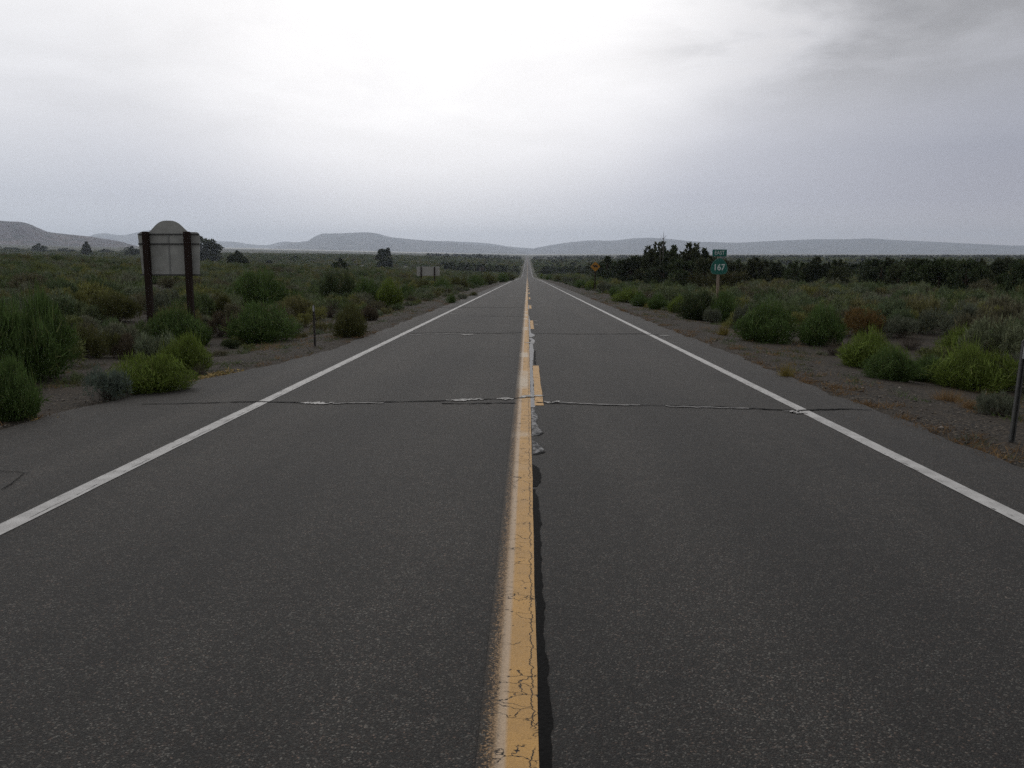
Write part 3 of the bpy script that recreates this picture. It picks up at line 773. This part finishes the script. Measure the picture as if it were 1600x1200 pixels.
# ------------------------------------------------------------------ dry grass and loose gravel along the pavement
def dry_grass():
    P = []
    for i in range(260):
        side = 1 if random.random() < .72 else -1
        y = random.uniform(7.2, 60)
        x = edge_right(y)+random.gauss(.08, .14) if side > 0 else -float(edge_left(y))+random.gauss(-.1, .15)
        if math.sin(y*1.9)+math.sin(y*.8+2) < -.1 and random.random() < .8: continue
        P.append((x, y, random.uniform(.05, .14)))
    for px, py in [(1230, 588), (1265, 598), (1300, 606), (1345, 630), (1365, 640), (1390, 655), (1405, 662), (1440, 672), (1455, 678), (1490, 690), (1520, 703), (1560, 712), (1150, 545), (1080, 518), (1040, 508), (1325, 612)]:
        p = at(px, py)
        for _ in range(4): P.append((p.x+random.gauss(0, .13), p.y+random.gauss(0, .16), random.uniform(.05, .12)))
    VV = []; c = 0
    rng = np.random.default_rng(5)
    for x, y, h in P:
        n = 26; b = np.zeros((n, 3)); b[:, 0] = x+rng.normal(size=n)*.07; b[:, 1] = y+rng.normal(size=n)*.07; b[:, 2] = g(b[:, 0], b[:, 1])-.005
        d = unit(np.concatenate([rng.normal(size=(n, 2))*.8, np.full((n, 1), .7)], 1))
        v, f = blades(b, d, rng.uniform(.6, 1.3, n)*h, np.full(n, .008), rng); VV.append(v)
    V = np.concatenate(VV); return V, np.arange(len(V)).reshape(-1, 3)
V, Fc = dry_grass()
o = link('dry_grass', mesh('dry_grass', V, Fc, leaf_mat('dry_grass_blade', [(.19, .115, .052)], .5))); o['kind'] = 'stuff'
def weeds():
    rng = np.random.default_rng(21); VV = []; MI = []
    for i in range(4200):
        y = 7.5 + rng.random()**1.7*75; sd_ = 1 if rng.random() < .5 else -1
        d = .15 + rng.random()**.8*3.6
        if math.sin(y*.9+d*2.1+sd_)+math.sin(y*.37-d*1.3+2) < rng.uniform(-.9, .9): continue
        x = sd_*(float(edge_right(y) if sd_ > 0 else edge_left(y)) + d)
        h = rng.uniform(.035, .12)*(1+.5*d/3.6); n = 18
        b = np.zeros((n, 3)); b[:, 0] = x+rng.normal(size=n)*h*.8; b[:, 1] = y+rng.normal(size=n)*h*.8; b[:, 2] = g(b[:, 0], b[:, 1])-.004
        dd = unit(np.concatenate([rng.normal(size=(n, 2))*.75, np.full((n, 1), .7)], 1))
        v, f = blades(b, dd, rng.uniform(.6, 1.3, n)*h, np.full(n, .009)*rng.uniform(.7, 1.4), rng); VV.append(v); MI += [int(rng.integers(0, 4))]*n
    V = np.concatenate(VV); return V, np.arange(len(V)).reshape(-1, 3), MI
V, Fc, MI = weeds()
o = link('low_weeds', mesh('low_weeds', V, Fc, [BM['olive'], BM['straw'], BM['sage'], BM['green']], MI)); o['kind'] = 'stuff'
def flowers():
    VV = []; rng = np.random.default_rng(9)
    for px, py, n in [(318, 590, 30), (330, 588, 40), (340, 584, 50), (352, 584, 40), (362, 579, 25), (374, 582, 20), (312, 595, 30), (92, 655, 30), (50, 657, 10)]:
        p = at(px, py); b = np.zeros((n, 3)); b[:, 0] = p.x+rng.normal(size=n)*.07; b[:, 1] = p.y+rng.normal(size=n)*.09; b[:, 2] = g(b[:, 0], b[:, 1])
        d = unit(np.concatenate([rng.normal(size=(n, 2)), np.full((n, 1), .45)], 1))
        v, f = leaves(b, d, rng.uniform(.03, .08, n), rng.uniform(.02, .04, n), rng); VV.append(v)
    V = np.concatenate(VV); return V, np.arange(len(V)).reshape(-1, 4)
V, Fc = flowers()
o = link('dry_flowers', mesh('dry_flowers', V, Fc, leaf_mat('dry_flower', [(.36, .27, .12)], .4))); o['kind'] = 'stuff'
def pebbles(n=5200):
    rng = np.random.default_rng(3); y = 6+rng.uniform(0, 1, n)**1.6*34; right = rng.random(n) < .5
    x = np.where(right, 4.2+rng.exponential(1.1, n), -edge_left(y)-.1-rng.exponential(1.3, n))
    s = rng.uniform(.006, .016, n)*(1+1.2*(rng.random(n) < .05))
    base = np.array([(1, 0, 0), (0, 1, 0), (-1, 0, 0), (0, -1, 0), (0, 0, .7), (0, 0, -.5)], float)
    V = base[None]*s[:, None, None]*rng.uniform(.6, 1.3, (n, 6, 1)); a = rng.uniform(0, 6.28, n)
    ca, sa = np.cos(a)[:, None], np.sin(a)[:, None]
    vx = V[..., 0]*ca-V[..., 1]*sa+x[:, None]; vy = V[..., 0]*sa+V[..., 1]*ca+y[:, None]; vz = V[..., 2]+(g(x, y)+s*.15)[:, None]
    f = np.array([(0, 1, 4), (1, 2, 4), (2, 3, 4), (3, 0, 4), (1, 0, 5), (2, 1, 5), (3, 2, 5), (0, 3, 5)])
    return np.stack([vx, vy, vz], -1).reshape(-1, 3), (f[None]+6*np.arange(n)[:, None, None]).reshape(-1, 3)
V, Fc = pebbles()
o = link('gravel', mesh('gravel', V, Fc, leaf_mat('pebble', [(.12, .105, .09)], .85, 0.0))); o['kind'] = 'stuff'

# ------------------------------------------------------------------ signs and marker posts
WOOD = simple_mat('stained_wood', (.017, .011, .009), (.034, .021, .016), 12, .85, .15, stretch=(5, 5, .5), bump=.3)
ALU = simple_mat('dull_aluminium', (.27, .27, .25), (.39, .39, .36), 3.5, .6, .3, .0)
DARKSTEEL = simple_mat('dark_steel', (.05, .05, .048), (.085, .085, .08), 12, .6, .3)
GREEN = simple_mat('sign_green', (.004, .105, .078), (.005, .12, .09), 6, .4, .4)
WHITE = simple_mat('sign_white', (.50, .55, .53), (.62, .66, .64), 8, .45, .4)
YELS = simple_mat('sign_yellow', (.36, .16, .010), (.42, .19, .013), 6, .45, .4)
BLACK = simple_mat('sign_black', (.008, .008, .008), (.012, .012, .012), 6, .5, .3)
POSTW = simple_mat('pale_wood_post', (.20, .155, .12), (.28, .22, .17), 12, .85, .1, stretch=(5, 5, .5))
def arc(cx, cz, r, a0, a1, n=8): return [(cx+r*math.cos(a0+(a1-a0)*i/n), cz+r*math.sin(a0+(a1-a0)*i/n)) for i in range(n+1)]
# arched board seen from behind
Zs = 22.6; k_ = wpt(825, 396, Zs)[0] - wpt(824, 396, Zs)[0]
def arched_board():
    bx = wpt(263.5, 396, Zs)[0]; gz = float(g(bx, Zs))
    e = empty('information_board', (bx, Zs, gz)); tag(e, 'tall grey board with an arched top on two dark wooden posts, seen from behind', 'sign')
    zz = lambda py: wpt(263, py, Zs)[1] - gz
    W = 98*k_/2; zb, zt, zd = zz(431), zz(362.5), zz(344.5); r = .10; dw = 32*k_; hd = zd-zt
    out = arc(W-r, zb+r*.4, r*.4, -PI/2, 0, 4) + arc(W-r, zt-r, r, 0, PI/2, 6)
    for i in range(0, 29):
        u = 1-2*i/28; out.append((dw*u, zt+hd*(.5+.5*math.cos(PI*abs(u)**1.45))**.72+.001))
    out += arc(-W+r, zt-r, r, PI/2, PI, 6) + arc(-W+r, zb+r*.4, r*.4, PI, 1.5*PI, 4)
    MB().prism(out, .07, .09).obj('panel', ALU, e)
    for py, h in ((365.8, .030), (381, .034), (429.5, .034)):
        MB().box((0, .052, zz(py)), (2*W-.02, .036, h)).obj('rail', DARKSTEEL, e)
    MB().box((-.01, .064, (zz(366)+zz(429))/2), (.034, .012, zz(367)-zz(428))).obj('seam_strip', simple_mat('dull_seam', (.2, .2, .19), (.26, .26, .25), 9), e)
    for px, tp in ((230.5, 362), (294.5, 362)):
        x = wpt(px, 396, Zs)[0]-bx; h = zz(tp)
        MB().box((x, -.045, h/2-.15), (.15, .15, h+.3)).obj('post', WOOD, e, bevel=.012)
    return e
arched_board()
# small distant board
Zb = 112.0; k2 = wpt(825, 396, Zb)[0]-wpt(824, 396, Zb)[0]
bx = wpt(669, 420, Zb)[0]; gz = float(g(bx, Zb))
e = empty('roadside_board', (bx, Zb, gz), (0, 0, .05)); tag(e, 'small pale rectangular board on two dark posts far along the left verge', 'sign')
zz2 = lambda py: wpt(669, py, Zb)[1]-gz
pan = MB().prism(arc(18*k2-.08, zz2(431)+.08, .08, -PI/2, 0, 4)+arc(18*k2-.08, zz2(416.5)-.08, .08, 0, PI/2, 4)+arc(-18*k2+.08, zz2(416.5)-.08, .08, PI/2, PI, 4)+arc(-18*k2+.08, zz2(431)+.08, .08, PI, 1.5*PI, 4), 0, .04).obj('panel', simple_mat('board_back', (.34, .33, .30), (.42, .41, .38), 3), e)
for px in (658, 679): MB().box(((px-669)*k2, -.09, zz2(417)/2-.2), (.15, .16, zz2(417)+.4)).obj('post', WOOD, e)
# tiny sign back beyond it
Zc = 165.0; k3 = wpt(825, 396, Zc)[0]-wpt(824, 396, Zc)[0]; bx = wpt(753, 420, Zc)[0]; gz = float(g(bx, Zc))
e = empty('small_sign', (bx, Zc, gz)); tag(e, 'tiny grey sign back on a thin post left of the road, past the small board', 'sign')
zz3 = lambda py: wpt(753, py, Zc)[1]-gz
s_ = 4.5*k3; zc = zz3(420)
MB().prism([(-s_, zc), (0, zc-s_), (s_, zc), (0, zc+s_)], 0, .02).obj('panel', simple_mat('sign_back', (.16, .15, .14), (.2, .19, .18), 3), e)
MB().box((0, -.06, zz3(416)/2), (.12, .1, zz3(416))).obj('post', WOOD, e)
# text helper
def text_mesh(body, size, off, mat, name, parent, loc, sx=1.0):
    cu = D.curves.new(name, 'FONT'); cu.body = body; cu.size = size; cu.align_x = 'CENTER'; cu.align_y = 'CENTER'; cu.offset = off; cu.extrude = .002
    to = D.objects.new('tmp', cu); COL.objects.link(to); bpy.context.view_layer.update()
    me = D.meshes.new_from_object(to.evaluated_get(bpy.context.evaluated_depsgraph_get())); D.objects.remove(to); D.curves.remove(cu)
    me.materials.clear(); me.materials.append(mat)
    return link(name, me, parent, loc, (PI/2, 0, 0), (sx, 1, 1))
# route sign
Zr = 33.4; k4 = wpt(825, 396, Zr)[0]-wpt(824, 396, Zr)[0]; bx = wpt(1123.5, 405, Zr)[0]; gz = float(g(bx, Zr))
e = empty('route_sign', (bx, Zr, gz)); tag(e, 'green route sign reading EAST over a 167 shield on a single post', 'sign')
zz4 = lambda py: wpt(1123, py, Zr)[1]-gz
hz = zz4(389.8); MB().box((-.012, 0, hz/2-.1), (.095, .095, hz+.2)).obj('post', POSTW, e, bevel=.006)
w_ = 22.4*k4; c_ = zz4(395.2); h_ = 10.6*k4
pl = MB().prism(arc(w_/2-.03, c_-h_/2+.03, .03, -PI/2, 0, 4)+arc(w_/2-.03, c_+h_/2-.03, .03, 0, PI/2, 4)+arc(-w_/2+.03, c_+h_/2-.03, .03, PI/2, PI, 4)+arc(-w_/2+.03, c_-h_/2+.03, .03, PI, 1.5*PI, 4), -.062, -.056).obj('direction_plate', GREEN, e)
text_mesh('EAST', .205, .001, WHITE, 'lettering', pl, (0, -.066, c_), .84)
half = [(0, 430), (22, 436), (48, 449), (72, 468), (95, 494), (113, 525), (126, 560), (132, 598), (129, 630), (120, 655), (106, 672), (85, 680), (45, 684), (0, 687)]
def shield(s): 
    r = [(x*.1*k4*s, zz4(416.2) + (zz4(360+z*.1)-zz4(416.2))*s) for x, z in half]
    return r + [(-x, z) for x, z in reversed(r[1:-1])]
sh = MB().prism(shield(1.0), -.062, -.056).obj('shield', GREEN, e)
def outline(s0, s1, y):
    a, b_ = shield(s0), shield(s1); n = len(a); m = MB()
    m.V = [(x, y, z) for x, z in a+b_]; m.F = [(i, (i+1) % n, n+(i+1) % n, n+i) for i in range(n)]; return m
outline(.985, .955, -.0645).obj('border', simple_mat('worn_border', (.10, .26, .21), (.14, .30, .25), 8), sh)
text_mesh('167', .33, .006, WHITE, 'lettering', sh, (0, -.066, zz4(418)), .90)
# yellow diamond cattle sign
Zd = 92.0; k5 = wpt(825, 396, Zd)[0]-wpt(824, 396, Zd)[0]; bx = wpt(930, 420, Zd)[0]; gz = float(g(bx, Zd))
e = empty('warning_sign', (bx, Zd, gz)); tag(e, 'yellow diamond warning sign with a black cow on the right verge', 'sign')
zz5 = lambda py: wpt(930, py, Zd)[1]-gz
s_ = 7.9*k5; c_ = zz5(416.5); r_ = .05
dm = MB().prism([(-s_+r_, c_-r_), (-r_, c_-s_+r_), (0, c_-s_+.02), (r_, c_-s_+r_), (s_-r_, c_-r_), (s_-.02, c_), (s_-r_, c_+r_), (r_, c_+s_-r_), (0, c_+s_-.02), (-r_, c_+s_-r_), (-s_+r_, c_+r_), (-s_+.02, c_)], -.07, -.064).obj('panel', YELS, e)
cow = [(-.30, .10), (-.27, .16), (-.20, .17), (-.16, .14), (.18, .15), (.25, .13), (.27, .02), (.28, -.12), (.265, -.13), (.25, .0), (.23, -.03), (.22, -.20), (.16, -.20), (.17, -.05), (.10, -.06), (-.06, -.07), (-.07, -.20), (-.13, -.20), (-.13, -.05), (-.19, .0), (-.21, .06), (-.28, .04)]
MB().prism([(x*.92, c_+z*.92+.01) for x, z in cow], -.077, -.072).obj('cow_symbol', BLACK, dm)
MB().box((0, 0, zz5(411)/2-.1), (.13, .12, zz5(411)+.2)).obj('post', WOOD, e)
# marker posts
def marker(px, base, h, w, lean, label, vis_top):
    p = at(px, base); e = empty('marker_post', (p.x, p.y, p.z-.02), (0, lean, 0)); tag(e, label, 'marker post')
    MB().prism([(-w/2, -.2), (w/2, -.2), (w/2, h-.02), (w/2-.015, h), (-w/2+.015, h), (-w/2, h-.02)], -.006, .006).box((-w/2+.006, -.012, h/2), (.012, .026, h-.06)).box((w/2-.006, -.012, h/2), (.012, .026, h-.06)).obj('stake', DARKSTEEL if lean > 0 else simple_mat('marker_brown', (.05, .045, .04), (.08, .07, .06), 9), e)
    MB().box((0, -.032, h-vis_top-.06), (w*.72, .01, .12 if w < .06 else .16)).obj('reflector', simple_mat('reflector_white', (.33, .34, .34), (.42, .43, .43), 9, .4), e)
marker(492.5, 541, .95, .045, -.005, 'thin dark marker post with a small white reflector left of the road', .02)
marker(1579.5, 690, 1.02, .046, .045, 'leaning dark marker post with a grey reflector at the right edge', .06)

# ------------------------------------------------------------------ mountains
def mountain_mat(name, c1, c2, c3):
    m, nt, b = new_mat(name); k = N(nt); co = objco(k)
    n = k.noise(co, .004, 6, .65); n2 = k.noise(co, .011, 6, .68)
    c = k.mix(k.map(n, .40, .60), (*c1, 1), (*c2, 1)); c = k.mix(k.map(n2, .47, .58, 0, .85), c, (*c3, 1))
    k.L(c, b.inputs['Base Color']); b.inputs['Roughness'].default_value = .95; b.inputs['Specular IOR Level'].default_value = .1
    return m
MM1 = mountain_mat('near_hill_rock', (.085, .065, .070), (.15, .115, .105), (.042, .044, .036))
MM2 = mountain_mat('far_hill_rock', (.095, .088, .095), (.15, .138, .13), (.06, .066, .062))
def mountain(name, sky, Zm, depth, mat, seed):
    rng = np.random.default_rng(seed)
    px = np.linspace(sky[0][0], sky[-1][0], 260); py = np.interp(px, [s[0] for s in sky], [s[1] for s in sky])
    kk = np.ones(7)/7; py = np.convolve(np.pad(py, 3, mode='edge'), kk, mode='valid')
    Xc = (px-824)/F*Zm; Hc = EYE + (396-py)/F*Zm
    v = np.linspace(-1, 1, 61); base = -16.0
    U, Vv = np.meshgrid(np.arange(260), v)
    XX = Xc[U]*(1+Vv*depth/Zm); YY = Zm+Vv*depth
    prof = (1-np.abs(Vv)**1.25)
    h = np.maximum(Hc[U]-base, 0)
    nz = 0
    for w, a in ((900, .5), (420, .28), (190, .15), (90, .08)):
        th = rng.uniform(0, PI, 4); ph = rng.uniform(0, 6.28, 4)
        s = sum(np.sin((np.cos(t)*XX+np.sin(t)*YY*.6)*2*PI/w+p) for t, p in zip(th, ph))/2
        nz = nz + a*(1-2*np.abs(np.tanh(s)))
    ZZ = base + h*prof*(1+.42*nz*np.minimum(1, np.abs(Vv)*2.2)*(1-np.abs(Vv)))
    n0, n1 = XX.shape; ii = np.arange(n0*n1).reshape(n0, n1)
    Fm = np.stack([ii[:-1, :-1], ii[:-1, 1:], ii[1:, 1:], ii[1:, :-1]], -1).reshape(-1, 4)
    o = link(name, mesh(name, np.stack([XX, YY, ZZ], -1).reshape(-1, 3), Fm, mat, smooth=True)); o['kind'] = 'structure'
    return o
mountain('hill', [(-320, 372), (-200, 352), (-90, 338), (-30, 343), (0, 345), (12, 346.5), (40, 347.5), (55, 352), (75, 363), (105, 366), (145, 370), (190, 377), (225, 387), (262, 399)], 5200, 900, MM1, 1)
mountain('mountain', [(395, 399), (430, 387), (455, 380), (485, 377), (495, 370), (508, 365), (525, 366), (552, 364.5), (575, 363.5), (590, 365), (612, 371), (660, 376), (705, 378), (745, 383), (790, 386), (815, 391), (835, 398)], 12500, 1700, MM2, 2)
mountain('mountain', [(110, 398), (135, 372), (160, 364), (178, 366), (195, 369), (225, 362), (270, 357), (300, 364), (330, 377), (370, 378), (395, 382), (420, 384), (445, 377), (480, 381), (560, 385), (650, 378), (700, 377), (760, 380), (800, 386), (830, 388), (860, 392), (900, 398)], 16000, 1400, MM2, 3)
mountain('mountain', [(800, 397), (830, 389), (850, 385), (880, 380), (920, 376), (955, 377), (985, 373), (1010, 372), (1040, 373.5), (1080, 378), (1120, 379), (1150, 380), (1200, 377), (1260, 374.5), (1310, 374.5), (1350, 373), (1390, 376), (1440, 378), (1500, 381), (1560, 384), (1610, 384), (1700, 389), (1850, 398)], 14500, 1700, MM2, 4)

# ------------------------------------------------------------------ haze
hb = MB().box((0, 9000, (420-22)/2), (28000, 19000, 442)); hz = hb.obj('haze', None) if False else None
hm = D.materials.new('haze_air'); hm.use_nodes = True; nt = hm.node_tree; nt.nodes.clear()
pv = nt.nodes.new('ShaderNodeVolumePrincipled'); ou = nt.nodes.new('ShaderNodeOutputMaterial')
pv.inputs['Color'].default_value = (.77, .86, 1.0, 1); pv.inputs['Density'].default_value = 7.8e-5; pv.inputs['Anisotropy'].default_value = .55
nt.links.new(pv.outputs[0], ou.inputs['Volume'])
hz = hb.obj('haze', hm); hz['kind'] = 'stuff'

# ------------------------------------------------------------------ sky and sun
SUN_EL, SUN_AZ = math.radians(42), math.radians(-8)      # azimuth from +Y, clockwise
w = D.worlds.new('World'); S.world = w; w.use_nodes = True; nt = w.node_tree; nt.nodes.clear(); k = N(nt)
d = k.vmath('NORMALIZE', k.n('ShaderNodeTexCoord').outputs['Generated']); x, y, z = k.sep(d)[:3]
nish = k.n('ShaderNodeTexSky', sky_type='NISHITA'); nish.sun_disc = False; nish.sun_elevation = SUN_EL; nish.sun_rotation = SUN_AZ
nish.air_density = 1; nish.dust_density = 3
el = z
base = k.ramp(k.map(el, 0, 1), [(0, (.72, .74, .80)), (.02, (.67, .69, .75)), (.06, (.60, .615, .695)), (.12, (.72, .725, .785)), (.18, (.87, .865, .895)), (.26, (.96, .95, .96)), (.5, (.72, .72, .73)), (1, (.42, .42, .44))])
# the sun's bright patch behind the overcast
gd = ray(660, -170); glow = k.vmath('DOT_PRODUCT', d, tuple(gd))
gl = k.map(glow, math.cos(math.radians(25)), math.cos(math.radians(7)), 0, 1, True)
c = k.mix(k.math('MULTIPLY', gl, 1.0), base, (1.16, 1.14, 1.14, 1))
# rain-dark air to the right, and the rear half dimmer
rt = k.map(x, .08, .50, 0, 1, True)
rt = k.math('MULTIPLY', rt, k.map(z, .6, .25))
c = k.mix(rt, c, k.ramp(k.map(el, 0, .3), [(0, (.63, .585, .60)), (.07, (.53, .51, .55)), (.18, (.42, .42, .485)), (.35, (.37, .38, .445)), (.62, (.455, .46, .50)), (1, (.56, .56, .575))]))
lf = k.map(x, -.2, -.6, 0, .7, True); c = k.mix(lf, c, k.ramp(k.map(el, 0, .3), [(0, (.76, .80, .86)), (.2, (.68, .71, .765)), (.45, (.84, .845, .875)), (1, (1.0, .99, 1.0))]))
c = k.mix(k.map(y, .2, -.5, 0, .75, True), c, (.30, .305, .32, 1))
# clouds on a flat deck overhead
q = k.n('ShaderNodeCombineXYZ'); den = k.math('ADD', k.math('MAXIMUM', z, 0), .11)
k.L(k.math('DIVIDE', x, den), q.inputs[0]); k.L(k.math('DIVIDE', y, den), q.inputs[1])
cn = k.noise(k.scale(q.outputs[0], (1, .8, 1)), 1.15, 7, .55, .35); cn2 = k.noise(k.scale(q.outputs[0], (1, .9, 1)), .5, 5, .55, .2)
hi = k.map(z, .05, .2, 0, 1, True)
soft = k.math('MULTIPLY', k.map(cn, .30, .70, 1.09, .89), 1.0)
soft = k.math('ADD', 1.0, k.math('MULTIPLY', k.math('SUBTRACT', soft, 1.0), hi))
v = k.vmath('SCALE', c); k.L(soft, v.node.inputs['Scale']); c = v
mr = k.math('MULTIPLY', k.map(x, .08, .36, 0, 1, True), k.map(z, .14, .22, 0, 1, True))
dk = k.math('MULTIPLY', mr, k.map(cn, .40, .66, 0, 1.0, True)); c = k.mix(dk, c, (.345, .345, .36, 1))
br = k.math('MULTIPLY', mr, k.map(cn, .47, .36, 0, .75, True)); c = k.mix(br, c, (.76, .74, .745, 1))
bg1 = k.n('ShaderNodeBackground'); k.L(nish.outputs[0], bg1.inputs[0]); bg1.inputs[1].default_value = .05
bg2 = k.n('ShaderNodeBackground'); k.L(c, bg2.inputs[0]); bg2.inputs[1].default_value = 1.0
ms = k.n('ShaderNodeMixShader'); ms.inputs[0].default_value = .96
k.L(bg1.outputs[0], ms.inputs[1]); k.L(bg2.outputs[0], ms.inputs[2])
wo = k.n('ShaderNodeOutputWorld'); k.L(ms.outputs[0], wo.inputs[0])
sd = D.lights.new('sun', 'SUN'); sd.energy = .5; sd.angle = math.radians(28); sd.color = (1, .96, .9)
so = D.objects.new('sun', sd); COL.objects.link(so)
sv = Vector((math.sin(SUN_AZ)*math.cos(SUN_EL), math.cos(SUN_AZ)*math.cos(SUN_EL), math.sin(SUN_EL)))
so.rotation_euler = sv.to_track_quat('Z', 'Y').to_euler(); so.location = (0, 0, 50)

vs = S.view_settings; S.display_settings.display_device = 'sRGB'
vs.view_transform = 'Standard'; vs.look = 'None'; vs.exposure = 0; vs.gamma = 1
S.cycles.use_adaptive_sampling = False; S.cycles.max_bounces = 5; S.cycles.diffuse_bounces = 3; S.cycles.transmission_bounces = 3; S.cycles.volume_bounces = 1
S.cycles.use_denoising = False; S.cycles.denoiser = 'OPENIMAGEDENOISE'
